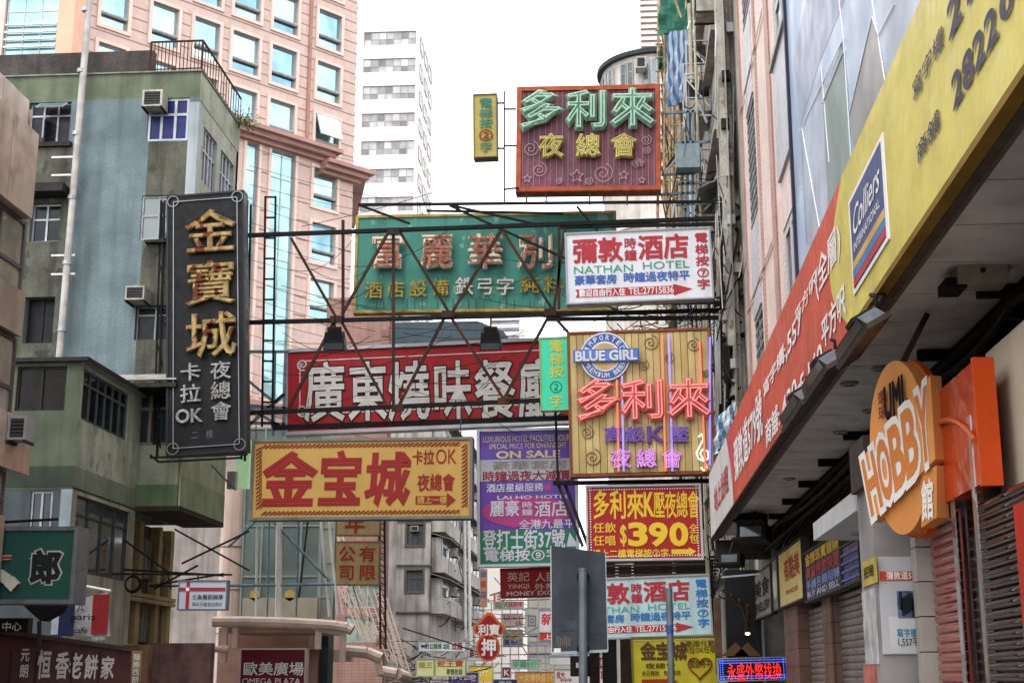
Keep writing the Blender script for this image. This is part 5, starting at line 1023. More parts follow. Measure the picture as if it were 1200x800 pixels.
for h in hol + hol2[:len(lows)]:
    wo = window(tw, Ft, h, 1, 2, mat('8fa4ac', .4, .4), cyan, .09, .22, rowfr=[.32], pms=random.sample(cyv, 2))
    e = .2; f_ = B(); f_.box(Ft, h[0] - e, h[1] - e, h[2] + e, h[1] - .005, .003, .09).box(Ft, h[0] - e, h[3] + .005, h[2] + e, h[3] + e, .003, .09).box(Ft, h[0] - e, h[1], h[0] - .005, h[3], .003, .09).box(Ft, h[2] + .005, h[1], h[2] + e, h[3], .003, .09); ob(f_, 'surround', pkt_, wo)
    ob(B().bar(Ft.pt(h[0], h[1] + hh * .3, -.05), Ft.pt(h[2], h[1] + hh * .3, -.05), .11, 8), 'rail_tube', grey_al, wo)
gs_ = glass('9cbec2', .05, .7, .1)
for s_ in (s1, s2):
    n_ = 9; window(tw, Ft, (s_[0], zbase, s_[1], zc - .4), 1 if s_ is s1 else 2, n_, mat('94a4a4', .4, .4), gs_, .07, .2)
    ob(B().box(Ft, s_[0] - .18, zbase, s_[0], zc - .4, .003, .08).box(Ft, s_[1], zbase, s_[1] + .18, zc - .4, .003, .08), 'jamb', pkt_, tw)
ag = Ft.loc(362, 80)[0]; ob(B().box(Ft, ag - .1, zc, ag + .1, zT, .031, .12), 'downpipe_casing', mat('a07868', .8), tw)
k_ = min(range(len(ups)), key=lambda i: abs(ups[i] - hh / 2 - Ft.loc(383, 160)[1])); zo = ups[k_]; c_ = cols[-1]
o = Ft.pt(c_[0] + .05, zo - .03, .05); Fo_ = Fr(o, Ft.u, V((0, 0, -1)) + Ft.n * .35); ob(B().box(Fo_, 0, 0, c_[1] - c_[0] - .1, hh * .62, -.04, .04), 'open_sash', cyan2, tw)
# cornice
crn = mat('a07c74', .7, 0, .12, 1)
aj = Ft.loc(375, 190)[0]
for (a0_, a1_, dz) in ((aL, aj, 0), (aj - .01, .0, -.75)):
    for z_, d_, hh_ in ((zc - .35 + dz, .35, .25), (zc - .1 + dz, .7, .3), (zc + .2 + dz, 1.0, .25)): ob(B().box(Ft, a0_, z_, a1_ + d_, z_ + hh_, -.3, d_ + (.002 if dz else 0)), 'cornice', crn, tw)
zlb = zbase - .6; ob(B().box(Ft, aL, zlb, .5, zlb + .3, -.2, .6), 'cornice', crn, tw); ob(B().box(Ft, aL, zlb - 1.6, .3, zlb - 1.35, -.2, .4), 'cornice', crn, tw)
# right side face, receding
Fq = Fr(Ft.pt(0, 0, 0), V((-.25, .97, 0))); lv_ = mat('d8cfcc', .5, 0, .06)
wall(tw, Fq, 0, 0, 10, zT, [], lv_, .1, label='pale louvred flank'); zz = 8
b = B()
while zz < zT - .3: b.box(Fq, 0.1, zz, 9.8, zz + .07, .001, .05); zz += .8
ob(b, 'flank_louvre', mat('b08c84', .6), tw); ob(B().box(Fq, 0, zc - .8, 10, zc - .1, 0, .8), 'cornice', crn, tw)
for z in lows[:5]: window(tw, Fq.shift(.14), (1.2, z - hh, 3.2, z), 1, 2, grey_al, cyan, .08, .1)
for z in (zc + 1, ): pass
ob(B().box(Ft, aL, 0, 0, zT - .01, -14, -.4), 'core', pkw, tw)
# left glass bay of the tower, facing the camera
cb_ = Ft.pt(aL, 0, 0); YT = cb_.y; Fg = FY(YT - .4); r = Fg.rect(12, -120, 72, 57); xl_, xr_ = r[0], r[2]
ob(B().box(Fg, xr_ + .05, 0, Fg.loc(82, 30)[0] + .25, zT, -5, .12), 'pier', mat('d2a890', .6, 0, .08, 1), tw); ob(B().box(Fg, xl_ - 9, 0, xl_ - .05, zT, -5, .1), 'pier', pkt_, tw)
nfl = 22; window(tw, Fg, (xl_, 14, xr_, zT), 3, nfl, mat('b4bcc0', .4, .3), cyan, .07, .15, cheap=True)
for i in range(26): z = Fg.loc(40, 55)[1] + i * .42 * (1 if i % 5 else 1); ob(B().bar(Fg.pt(xl_, z, .05), Fg.pt(xr_, z, .05), .06), 'rail_tube', whitep, tw) if i % 7 < 4 else None
# ================================================================ WHITE TOWER AND DISTANT BLOCKS
palew = mat('d4c8c2', .8, 0, .05, .2, .1); palew2 = mat('dcd4ce', .8, 0, .05, .2, .08); grw = glass('8a8c9c', .2, .3, .05)
def tower(name, label, px0, px1, Y, ytop, depth, m, ref_y, pitch_px, win_px, cols_, x_in=(.04, .96), cheap=True, ytop_row=None, pane=grw, side=None, rows_max=40, pms_=None):
    F = FY(Y); xa_ = F.loc(px0, ref_y)[0]; xb_ = F.loc(px1, ref_y)[0]; zt_ = F.loc((px0 + px1) / 2, ytop)[1]; t = thing(name, label, 'building', (xa_ + (xb_ - xa_) / 2, Y, 0))
    k = 0; holes = []; y = ref_y; zr0 = F.loc((px0 + px1) / 2, ref_y)[1]; pz = zr0 - F.loc((px0 + px1) / 2, ref_y + pitch_px)[1]; wz = pz * win_px / pitch_px; w_ = xb_ - xa_
    z = zr0 + int((zt_ - zr0) / pz) * pz
    while z - wz > 3 and k < rows_max:
        if z < zt_ - .2: holes.append((xa_ + w_ * x_in[0], z - wz, xa_ + w_ * x_in[1], z))
        z -= pz; k += 1
    wall(t, F, xa_, 0, xb_, zt_, holes, m, .3)
    for h in holes: window(t, F, h, cols_, 2, mat('8f8d92', .5, .2), pane, max(.05, w_ * .009), .2, cheap=cheap, rowfr=[.45], pms=pms_ and random.sample(pms_, len(pms_)))
    ob(B().box(F, xa_ + .01, 0, xb_ - .01, zt_ + .0, -depth, -.31), 'core', m, t)
    if side:
        Fz = FXL(xb_) if side > 0 else FXR(xa_); sg = 1 if side > 0 else -1
        for h in holes:
            for q_ in range(3):
                a = (Y + depth * (.12 + .28 * q_)) * sg; a2 = a + depth * .18 * sg; window(t, Fz.shift(.22), (min(a, a2), h[1], max(a, a2), h[3]), 2, 1, grey_al, glass('4a4e5c', .2), .08, .2, cheap=True)
    return t, F, (xa_, xb_, zt_)
tower('white_tower', 'tall pale office tower with ribbon windows left of the open sky', 419, 487, 155, 18, 14, palew, 231, 33.4, 16.5, 7, side=1, cheap=False, pms_=[glass('8a8a8c', .2, .3), glass('a8a6a6', .2, .3), glass('c0bcb8', .2, .3), glass('747274', .2, .3), glass('9c9a9c', .2, .3)])
# dome-roofed dark building
Y = 118; F = FY(Y); q = [F.loc(*p_) for p_ in ((398, 430), (410, 408), (432, 384), (455, 378), (560, 376), (590, 388), (606, 410), (606, 430))]
t = thing('curved_roof_building', 'building with dark blue-grey curved roof seen through the truss', 'building', F.pt(q[0][0], 0)); ob(B().prism(F, q[::-1], -14, 0), 'roof', mat('3c4850', .6, .1, .15, .6), t); ob(B().box(F, q[1][0], 0, q[6][0], q[0][1] - .01, -13, -.5), 'wall', palew2, t)
for i in range(6): a = q[3][0] + i * 1.4; ob(B().bar(F.pt(a, q[3][1] + .1, -1), F.pt(a, q[3][1] + .5, -1), .04), 'roof_rail', grey_al, t)
tower('white_block', 'pale block with small windows between truss and red sign, beyond the dark roof', 574, 610, 170, 371, 10, palew2, 384, 9, 5, 8)
tower('cream_tower', 'cream distant tower block behind the purple hotel sign', 528, 568, 230, 480, 20, mat('c4b4a4', .8, 0, .08, .2), 617, 30, 12, 3, x_in=(.2, .6))
tower('cream_block', 'distant cream block behind the money exchange sign', 570, 660, 210, 690 - 120, 20, mat('b5a595', .85, 0, .1, .2), 640, 14, 8, 7)
tower('pale_slab', 'narrow pale slab building right of the balcony block', 546, 575, 150, 636, 12, mat('c9bdb4', .8, 0, .06, .3), 660, 17, 10, 3)
tower('grey_slab', 'distant grey building closing the street behind the small signs', 590, 735, 190, 700, 10, mat('9c9488', .85, 0, .12, .3), 712, 13, 7, 12)
tower('pink_white_tower', 'thin pink and white stepped tower top left of the green net', 750, 776, 120, -40, 6, mat('d8c8bc', .8, 0, .1, .5), 40, 7, 3, 3)
# round tower
ct = P(768, 90, 88); t = thing('round_tower', 'round white corner tower with dark flat roof above the maroon sign', 'building', (ct.x, 92, 0)); rr_ = abs(P(705, 80, 90).x - P(770, 80, 90).x); cx, cy = P(770, 80, 90).x, 92; zt_ = P(768, 56, 88).z; m_ = mat('c4beb6', .8, 0, .15, 1, .3)
Fh = Fr((cx, cy, 0), (1, 0, 0), (0, 1, 0)); ob(B().disc(Fh, 0, 0, rr_, rr_, 0, zt_ - .3, 40), 'wall', m_, t); ob(B().disc(Fh, 0, 0, rr_ + .35, rr_ + .35, zt_ - .3, zt_, 40), 'roof', mat('2f3338', .7), t)
for i in range(22):
    th = math.pi * (1.02 + .96 * i / 21); p = V((cx + rr_ * math.cos(th), cy + rr_ * math.sin(th), 0)); Fw = Fr(p, V((-math.sin(th), math.cos(th), 0)))
    if Fw.n.y > 0: Fw = Fr(p, V((math.sin(th), -math.cos(th), 0)))
    for k in range(3):
        z = zt_ - 2.5 - k * 3.1
        if i % 3 != 2: window(t, Fw.shift(.2), (-.22, z, .22, z + 1.8), 1, 2, grey_al, glass('7c868c', .15), .07, .16, rowfr=[.6], cheap=True)
for k in range(4): ob(B().disc(Fh, 0, 0, rr_ + .12, rr_ + .12, zt_ - 3 - k * 3.1, zt_ - 2.85 - k * 3.1, 40), 'ledge', palew2, t)
F = FY(88.2); aircon(F, F.rect(745, 73, 757, 86), 0, .9, 'air conditioner on the round white tower')
# ================================================================ OMEGA PLAZA AND LOWER LEFT STREET
YO = 46.0; Fo = FY(YO); pst = mat('d2baac', .6, 0, .12, 1.2, .25, '6a5044'); om = thing('plaza_building', 'plaza building with glazed corner and pink stone columns at lower left', 'building', (-12, YO, 0))
r = Fo.rect(252, 560, 284, 790); cxl = (r[0] + r[2]) / 2; Fh = Fr((cxl, YO + .5, 0), (1, 0, 0), (0, 1, 0)); ob(B().disc(Fh, 0, 0, (r[2] - r[0]) / 2, (r[2] - r[0]) / 2, 0, 7.9, 24), 'column', pst, om, smooth=False)
for z in (3.0, 4.4, 5.8): ob(B().disc(Fh, 0, 0, (r[2] - r[0]) / 2 + .02, (r[2] - r[0]) / 2 + .02, z, z + .03, 24), 'joint_ring', mat('8a6c60', .6), om)
rg = Fo.rect(284, 500, 376, 735); gg = glass('8a9c98', .1, .35, .1); window(om, Fo, rg, 4, 4, mat('9aa6a6', .4, .3), gg, .06, .1)
ob(B().box(Fo, rg[0] - .2, 0, rg[2] + .3, 8.6, -1.2, -.3), 'interior', mat('2c3434', .7, 0, .4, .8), om)
rr0 = Fo.rect(376, 500, 392, 740); window(om, Fo, rr0, 1, 6, mat('9aa6a6', .4, .3), glass('b4b8a4', .1, .3), .05, .1)
ob(B().box(Fo, *Fo.rect(284, 700, 372, 735), -.05, .04), 'planter_wall', mat('a49c8c', .7, 0, .1, 2), om)
for x in (299, 340): a, b_ = Fo.loc(x, 697); ob(B().prism(Fo, [(a - .16, b_ - .1), (a, b_ - .2), (a + .16, b_ - .1), (a + .16, b_ + .1), (a, b_ + .2), (a - .16, b_ + .1)], .02, .04), 'hexagon_logo', mat('c8b060', .4, .3), om)
ob(B().box(Fo, *Fo.rect(255, 735, 372, 800), -1.5, .0), 'entrance_block', mat('957264', .6, 0, .15, 1.5), om)
ob(B().box(FY(YO - 1.5), *FY(YO - 1.5).rect(279, 742, 362, 760), -1.5, 0), 'fascia', mat('84604e', .6, 0, .12, 1.5), om)
for i, xx in enumerate((392, 412)): pass
# brick bay beyond with glass panels
Y2 = 60; F2 = FY(Y2); brk2 = mat('9c7a70', .8, 0, .12, 1.2, .3, tile=(.3, .12, '7a5a50', 2)); t2 = thing('brick_facade', 'pink-brown brick facade strip with glass panels beside the company signs', 'building', (-13, Y2, 0))
h2 = [F2.rect(400, 590, 420, 640), F2.rect(404, 684, 444, 712), F2.rect(404, 722, 444, 752), F2.rect(425, 590, 441, 632)]
wall(t2, F2, F2.loc(374, 650)[0], 0, F2.loc(451, 650)[0], 18, [h2[1], h2[2]], brk2, .2)
for h in (h2[1], h2[2]): window(t2, F2, h, 3, 1, alu, glass('a4b8ac', .1, .4), .06, .12)
ob(B().box(F2, F2.loc(374, 650)[0], 0, F2.loc(451, 650)[0], 18, -1, -.3), 'core', brk2, t2)
for i in range(24): z = 2.4 + i * .6; ob(B().box(F2, F2.loc(442, 650)[0], z, F2.loc(451, 650)[0], z + .3, .001, .05), 'brick_course', mat('7c5e56', .8), t2)
# white poles, ladders, pink tube canopy
sk = thing('pole_structure', 'white and pale blue poles rising through the pink tube canopy', 'structure', P(327, 730, 42))
for x0, y0, x1, y1, r, m in ((302, 560, 300, 722, .035, whitep), (316, 590, 313, 722, .03, bluest), (328, 540, 326, 728, .1, whitep), (350, 590, 347, 722, .03, bluest), (262, 652, 400, 686, .0, bluest), (250, 686, 392, 684, .05, bluest), (304, 606, 268, 640, .04, bluest), (322, 612, 386, 680, .05, bluest), (372, 560, 386, 722, .04, whitep), (381, 560, 396, 722, .04, whitep), (362, 600, 350, 700, .03, steel)):
    if r: ob(B().bar(P(x0, y0, 42), P(x1, y1, 42), r, 6), 'pole', m, sk)
la = thing('slanted_ladders', 'several slanted thin pink ladders leaning in front of the brick facade', 'ladder', P(420, 740, 52))
for x0, y0, x1, y1 in ((384, 610, 424, 745), (392, 620, 434, 750), (394, 680, 426, 752), (404, 684, 440, 752), (424, 690, 455, 775), (438, 690, 466, 780), (446, 700, 474, 790), (380, 600, 402, 720)):
    a, b_ = P(x0, y0, 52), P(x1, y1, 52); o = V((.22, 0, 0)); ob(B().bar(a, b_, .03), 'rail', pst, la); ob(B().bar(a + o, b_ + o, .03), 'rail', pst, la); rb = B()
    for i in range(1, 12): p = a.lerp(b_, i / 12); rb.bar(p, p + o, .02)
    ob(rb, 'rungs', pst, la)
tc_ = thing('tube_canopy', 'pink-beige tubular canopy frame over the plaza entrance', 'canopy', P(330, 735, 41)); pkm = mat('d0b8ac', .4, .1, .15, 2, .2)
def tube(pts, r, Y, name='tube', Yb=None): ob(B().tube([P(x, y, Y if len(q_) == 0 else q_[0]) for x, y, *q_ in pts], r, 10), name, pkm, tc_)
tube([(250, 728), (290, 728), (330, 729), (370, 731), (395, 733), (407, 735), (413, 738)], .16, 41); tube([(252, 760), (268, 760)], .1, 41)
for x, y0, y1 in ((262, 730, 775), (275, 735, 758), (401, 735, 775), (372, 735, 760)): ob(B().box(FY(41), *FY(41).rect(x - 3, y0, x + 3, y1), -.2, 0), 'post', pkm, tc_)
ob(B().box(FY(41.2), *FY(41.2).rect(262, 733, 378, 741), -3, 0), 'slab', mat('a98a7a', .6, 0, .12, 2), tc_)
tube([(404, 762), (430, 764), (447, 771)], .2, 48); tube([(442, 785, 50), (465, 789, 50), (476, 793, 51)], .2, 50); tube([(440, 768, 49), (445, 790, 49)], .15, 49); ob(B().box(FY(48), *FY(48).rect(362, 761, 412, 775), -.4, 0), 'beam', pkm, tc_)
ob(B().box(FY(47), *FY(47).rect(364, 778, 384, 830), -.5, 0), 'base', mat('8a6c5e', .7), tc_)
t, F, w_, h = board('plaza_sign', 'maroon plaza sign with white characters under the tube canopy', 40.5, (281, 815), (356, 815), (281, 761), .3, mat('5c1620', .35, 0, .1, 2), mat('b4a294', .5, .2), .05, .04)
for i, s in enumerate('歐美廣場'): text(F, s, (285 + i * 18, 775, 302 + i * 18, 791), whitep, t, off=.01, gap=1)
text(F, 'OMEGA PLAZA', (284, 794, 352, 801), whitep, t, off=.0)
# ---- yellow company signs
cy = mat('b29a6c', .6, 0, .12, 2, .3); cr = mat('9c3424', .6)
t, F, w_, h = board('company_sign', 'tan company sign with four red characters below the yellow sign', 44, (392, 684), (443, 684), (392, 635), .25, cy, mat('7a6a4c', .6), .03, .02, group='tan company signs')
text(F, '公司', (397, 638, 416, 681), cr, t, vert=True, off=.02, gap=.85); text(F, '有限', (421, 638, 440, 681), cr, t, vert=True, off=.02, gap=.85)
t, F, w_, h = board('company_sign', 'tan company sign cut off by the yellow sign, one red stroke showing', 44, (394, 626), (444, 626), (394, 590), .25, cy, mat('7a6a4c', .6), .03, .02, group='tan company signs')
text(F, '年', (404, 600, 428, 624), cr, t, off=.03)
tt = thing('sign_pole', 'brown lattice pole beside the tan company signs', 'pole', P(448, 790, 44.4))
for x in (444, 450): ob(B().bar(P(x, 560, 44.4), P(x + 2, 760, 44.4), .04), 'rail', rust, tt)
for i in range(24): ob(B().bar(P(444, 590 + i * 7, 44.4), P(451, 594 + i * 7, 44.4), .02), 'lattice', rust, tt)
# bright green screen strip and pink wall below black sign
t = gbox('strip_sign', 'pale green glowing strip panel between black sign and yellow sign', 'sign', FY(38.6), FY(38.6).rect(277, 515, 292, 572), -.2, 0, mat('b4dca8', .4, 0, .3, .8, emit=.25))
bxt = thing('signal_box', 'small grey box on a bracket below the tall black sign', 'box', P(272, 560, 36)); F = FY(36); ob(box1(F, F.rect(266, 552, 276, 572), -.2, 0), 'casing', grey_al, bxt); ob(B().bar(P(248, 545, 36), P(276, 574, 36), .03), 'arm', bluest, bxt)
# ================================================================ BALCONY BLOCK (mid distance)
YK = 81.; Fk = FY(YK); kw = mat('bcb6b0', .85, 0, .25, .8, .8, '4a4642', bump=.2, fine=.2); bk = thing('balcony_block', 'stained grey-white tenement with jutting balconies in the middle distance', 'building', (-13, YK, 0))
xk0, xk1 = Fk.loc(446, 690)[0], Fk.loc(504, 690)[0]; KW = [Fk.rect(477, 614, 496, 638), Fk.rect(476, 668, 495, 692), Fk.rect(484, 560, 500, 586)]; zk = 16.5
wall(bk, Fk, xk0, 0, xk1, zk, KW, kw, .25)
for h in KW: window(bk, Fk, h, 3, 2, mat('4a4a4a', .5), glass('6c7478', .15, .3), .07, .15, rowfr=[.6]); 
for h in KW:
    e = .12; ob(B().box(Fk, h[0] - e, h[1] - e, h[2] + e, h[1] - .005, 0, .06).box(Fk, h[0] - e, h[3] + .005, h[2] + e, h[3] + e, 0, .06).box(Fk, h[0] - e, h[1], h[0] - .005, h[3], 0, .06).box(Fk, h[2] + .005, h[1], h[2] + e, h[3], 0, .06), 'surround', mat('5c5854', .8), bk)
aircon(Fk, (KW[0][0] + .25, KW[0][3] - .42, KW[0][0] + .68, KW[0][3] - .12), 0, .35, 'air conditioner in the upper window of the balcony block')
Fks = FXL(xk1); ob(B().box(Fks, YK + .35, 0, 108, zk, -14, -.01), 'core', kw, bk)
zl = [Fk.loc(480, y)[1] for y in (615, 661, 716, 760)]
for k, z in enumerate((zl[1], zl[2], zl[1] + 2.55, zl[1] + 5.1)):
    ob(B().box(Fk, xk0 + (.9 if k != 3 else .8), z - .08, xk1 + .1, z, .001, .12), 'string_ledge', mat('6a6662', .85), bk)
for k in range(5):
    zb_ = zl[2] - .1 + 2.3 * k
    for j, (ya, yb_) in enumerate(((YK + .2, YK + 9.5), (YK + 10.5, YK + 22))):
        c = .8 if j == 0 else 1.1; bw_ = ob(B().box(Fks, ya, zb_, yb_, zb_ + .85, 0, c), 'balcony', kw, bk)
        ob(B().add([Fks.pt(ya - .2, zb_ + 2.25, 0), Fks.pt(yb_, zb_ + 2.25, 0), Fks.pt(yb_, zb_ + 1.9, c + .35), Fks.pt(ya - .2, zb_ + 1.9, c + .35), Fks.pt(ya - .2, zb_ + 2.2, 0), Fks.pt(yb_, zb_ + 2.2, 0), Fks.pt(yb_, zb_ + 1.85, c + .35), Fks.pt(ya - .2, zb_ + 1.85, c + .35)], [(0, 1, 2, 3), (7, 6, 5, 4), (0, 3, 7, 4), (3, 2, 6, 7), (1, 5, 6, 2)]), 'awning', mat('7a7672', .8, 0, .2, 2), bw_)
        window(bk, Fks.shift(c - .1), (ya + .05, zb_ + .86, yb_ - .05, zb_ + 2.0), 5, 2, alu, mat('5c6062', .3, 0, .5, .9), .12, .1, cheap=True, rowfr=[.6]); ob(B().box(Fks, ya + .06, zb_ + .86, yb_ - .06, zb_ + 2.0, 0, c - .22), 'enclosure', kw, bw_)
        if k < 4: F_ = Fr(Fks.pt(ya + 2.5, zb_ + 1.1, c), (0, 1, 0)); aircon(F_, (0, 0, .75, .5), 0, .4, ['lowest', 'second', 'third', 'top'][k] + ' air conditioner on the ' + ('near' if j == 0 else 'far') + ' balconies of the stained block', slats=3)
tangle('laundry_racks', 'racks and wires cluttering the balconies of the stained block', (508, 620, 545, 740), 30, steel, 82, 95, .03, 12)
tangle('rooftop_clutter', 'wires, struts and scaffolds massed over the far street', (545, 690, 700, 790), 70, mat('8c8680', .7, 0, .3, 2), 90, 140, .05, 13)
tangle('street_clutter', 'dark struts and wires under the arrow sign at lower centre', (440, 750, 560, 800), 50, steel, 60, 80, .03, 14)
# ================================================================ SMALL FAR SIGNS
def small(name, label, px, Y, face, items, fr=None, cat='sign', gr=None, fw=.04):
    x0, y0, x1, y1 = px; t, F, w_, h = board(name, label, Y, (x0, y1), (x1, y1), (x0, y0), .25, mat(face, .5, 0, .08, 1, .1), fr or grey_al, fw, .03, cat=cat, group=gr)
    for s, r, hx, *k in items: text(F, s, r, mat(hx, .5), t, off=.02, vert=bool(k and k[0]))
    return t, F
g1 = 'small shop signs down the street'
t, F = small('arrow_sign', 'small white sign with arrow and multicoloured characters in the street centre', (491, 751, 545, 762), 62, 'c4c6c8', [('奶公', (498, 753, 508, 760), '303030'), ('維修', (508, 753, 518, 760), '2a7a4a'), ('油站', (519, 753, 527, 760), '2a4a7a'), ('成龍', (529, 752, 542, 761), '8a1c2c')], gr=g1); arrow(F, (493, 754, 498, 759), mat('30406a'), t, left=True)
t, F = small('snake_shop_sign', 'pale green-yellow sign with faded red characters below the arrow sign', (488, 772, 545, 791), 58, 'b8be84', [('龍王', (490, 775, 507, 782), '9a8450'), ('蛇王寶', (512, 773, 543, 781), 'a4423c'), ('專營批發', (523, 783, 542, 790), '5a5c40')], gr=g1); ob(box1(F, F.rect(508, 772, 510, 791), 0, .02), 'divider', mat('7a8458'), t)
small('health_sign', 'grey-white sign with dark red characters overlapping the pawn sign', (548, 759, 571, 773), 70, 'bcbcb8', [('新生藥', (550, 761, 569, 770), '7a2420')], gr=g1)
small('yellow_sign', 'bright yellow sign low in the middle of the street', (550, 780, 577, 798), 74, 'd8bc30', [('金行', (558, 782, 572, 792), 'e8e0c0')], gr=g1)
small('purple_sign', 'purple sign with white characters at the bottom beside the yellow one', (526, 788, 560, 803), 72, '4a3a6c', [('仟文利發', (529, 790, 558, 798), 'c8c0d0')], gr=g1)
small('orange_sign', 'long orange sign with worn lettering at the bottom centre', (604, 787, 662, 802), 80, 'b8803c', [('大家樂快餐', (608, 789, 640, 799), 'd8b070'), ('1009', (642, 789, 660, 798), 'dcae5c')], gr=g1)
small('letter_sign', 'small dark red square sign with white letter K', (589, 782, 598, 793), 80, '8a1c30', [('K', (591, 784, 597, 791), 'd0c8c8')], gr=g1)
small('green_sign', 'pale green translucent characters sign above the orange sign', (600, 773, 634, 783), 90, '9cb09c', [('中藥材行', (601, 774, 633, 782), '4a9a74')], gr=g1)
small('white_sign', 'white sign with large red characters left of the grey traffic sign', (632, 715, 652, 749), 76, 'c8c4c6', [('新', (634, 718, 650, 732), 'c03038')], gr=g1); 
t, F = small('red_white_sign', 'white-on-red panel under the white sign with red characters', (633, 741, 651, 750), 75.5, 'b8302c', [('上', (637, 742, 647, 749), 'd8d0d0')], gr=g1)
small('pharmacy_sign', 'red and green row of characters on a clear sign up the street', (579, 705, 613, 712), 96, 'b0aca4', [('大藥房特', (590, 705, 612, 711), 'c0402c'), ('GO', (581, 706, 589, 711), '4a8a44')], gr=g1)
small('pink_sign', 'faded sign with two rows of pink-red characters', (588, 719, 612, 733), 100, 'b8aca4', [('紅寶石酒', (590, 720, 610, 726), 'b8544c'), ('樓', (604, 727, 611, 732), 'b8544c')], gr=g1)
small('orange_letter_sign', 'orange-white vertical flags sign left of the money exchange sign', (563, 667, 570, 710), 88, 'c88c70', [('旗', (563, 669, 570, 676), '4a6a9a'), ('艦', (563, 680, 570, 688), 'c05030'), ('店', (563, 692, 570, 700), '4a6a9a')], gr=g1)
small('letter_sign', 'small orange sign with white letter E beneath the exchange sign', (579, 695, 586, 705), 86, 'c84c2c', [('E', (581, 696, 585, 704), 'e0d8d0')], gr=g1)
small('gold_sign', 'weathered sign with gold and blue characters in the far street', (590, 738, 612, 757), 98, '8c8880', [('金美珠', (591, 740, 611, 748), 'c89c3c'), ('寶飾行', (591, 749, 611, 755), '4a5a9a')], gr=g1)
small('grey_sign', 'grey poster sign with oval drawing beside the white sign', (616, 712, 631, 742), 92, 'a4a4a0', [('回', (618, 720, 629, 734), '6c6c6a')], gr=g1)
small('red_sign', 'small red-pink sign with white characters right of the traffic pole', (694, 770, 712, 782), 84, '7c2038', [('大新', (697, 772, 710, 780), 'c0a8ac')], gr=g1)
small('white_sign', 'white panel sign with scattered red characters at the foot of the traffic sign', (650, 784, 712, 800), 70, 'c0bcba', [('金大', (652, 786, 662, 794), 'a03030'), ('合富', (696, 785, 710, 795), 'a84848'), ('平平平', (656, 794, 670, 799), 'b04040')], gr=g1)
small('white_sign', 'plain white wide sign behind the bottom of the grey traffic sign', (644, 769, 696, 778), 78, 'cfd0d2', [], gr=g1)
small('dark_sign', 'dark blue small sign at the bottom near the yellow one', (578, 796, 606, 806), 78, '2a3454', [('電器', (584, 797, 600, 803), '8a94a8')], gr=g1)
pp9 = thing('drain_pipe', 'pale vertical pipe pair rising between balcony block and purple sign', 'pipe', P(549, 760, 84))
for x in (546, 551): ob(B().bar(P(x, 766, 84), P(x - 2, 560, 84), .09, 8), 'pipe', whitep, pp9)
rr = random.Random(21); scf = thing('street_scaffold', 'thin pole lattice carrying small signs over the far street', 'scaffold', P(600, 790, 95))
for k in range(9): x = 556 + k * 10.5; ob(B().bar(P(x, 800, 95), P(x + rr.uniform(-2, 2), 700 + rr.uniform(-10, 10), 95), .045), 'upright', grey_al, scf)
for k in range(9): ob(B().bar(P(554, 704 + k * 10.5, 95), P(644, 702 + k * 10.7, 95), .04), 'crossbar', grey_al if k % 2 else steel, scf)
# pawn sign
Yp_ = 66; F = FY(Yp_); t = thing('pawn_sign', 'red and orange gourd-shaped pawn shop sign in the middle distance', 'sign', P(572, 775, Yp_)); og = mat('b8602c', .5, 0, .15, 3); dr = mat('8c1a1c', .5, 0, .12, 3)
c1 = F.loc(573, 737); c2 = F.loc(572, 758); r1_ = (F.loc(590, 737)[0] - F.loc(556, 737)[0]) / 2; r2_ = (F.loc(586, 758)[0] - F.loc(558, 758)[0]) / 2
def leafy(k): return [(c1[0] + r1_ * k * 1.0 * math.cos(u) * (1 + .12 * math.cos(4 * u)), c1[1] + r1_ * k * (.78 if math.sin(u) < 0 else 1.0) * math.sin(u) * (1 + .15 * math.cos(4 * u))) for u in [i * 6.283 / 40 for i in range(40)]]
ob(B().prism(F, leafy(1), -.2, 0), 'upper_board', og, t); ob(B().prism(F, leafy(.82), .001, .03), 'upper_face', dr, t); ob(B().disc(F, *c2, r2_, r2_ * 1.15, -.15, .04), 'lower_board', og, t); ob(B().disc(F, *c2, r2_ * .82, r2_ * .96, .041, .06), 'lower_face', dr, t)
text(F, '利寶', (560, 731, 586, 744), mat('d0ccc8', .5), t, c=.05, off=.03); text(F, '押', (564, 748, 582, 768), mat('d0ccc8', .5), t, c=.08, off=.03)
# ================================================================ LOWER LEFT SIGNS
t, F, w_, h = board('restaurant_sign', 'dark green sign with black and red brush characters at the far left', 23, (-70, 702), (82, 702), (-70, 622), .5, mat('17463e', .5, 0, .08, 2, .2), mat('6e6f70', .5, .3, .2, 4, .4), .07, .04)
text(F, '郎', (35, 645, 73, 683), mat('a4a8a0', .5), t, off=.09, c=.008); text(F, '郎', (35, 645, 73, 683), mat('101414', .5), t, off=.045, c=.02)
for wd_, m_, c_ in ((.26, mat('b8b4a8', .5), .01), (.19, mat('a02a24', .5), .022)):
    pts = [(-40, 640), (-20, 660), (0, 672), (12, 680), (20, 688)]; b = B()
    for i in range(4): p, q = F.loc(*pts[i]), F.loc(*pts[i + 1]); b.bar(F.pt(*p, c_), F.pt(*q, c_), wd_ / 2 * (.7 + .1 * i), 4)
    for i in range(1): p, q = F.loc(-30, 654), F.loc(14, 653); b.bar(F.pt(*p, c_), F.pt(*q, c_), wd_ / 5, 4)
    ob(b, 'brush_stroke', m_, t)
t, F, w_, h = board('side_panel', 'peeling white edge panel of the dark green sign', 23.4, (83, 704), (89, 704), (83, 618), .4, mat('b4aca8', .7, 0, .25, 3, .5), grey_al, 0, 0, cat='panel')
ob(B().bar(P(-5, 612, 23.2), P(68, 608, 23.2), .03), 'rod', black, t)
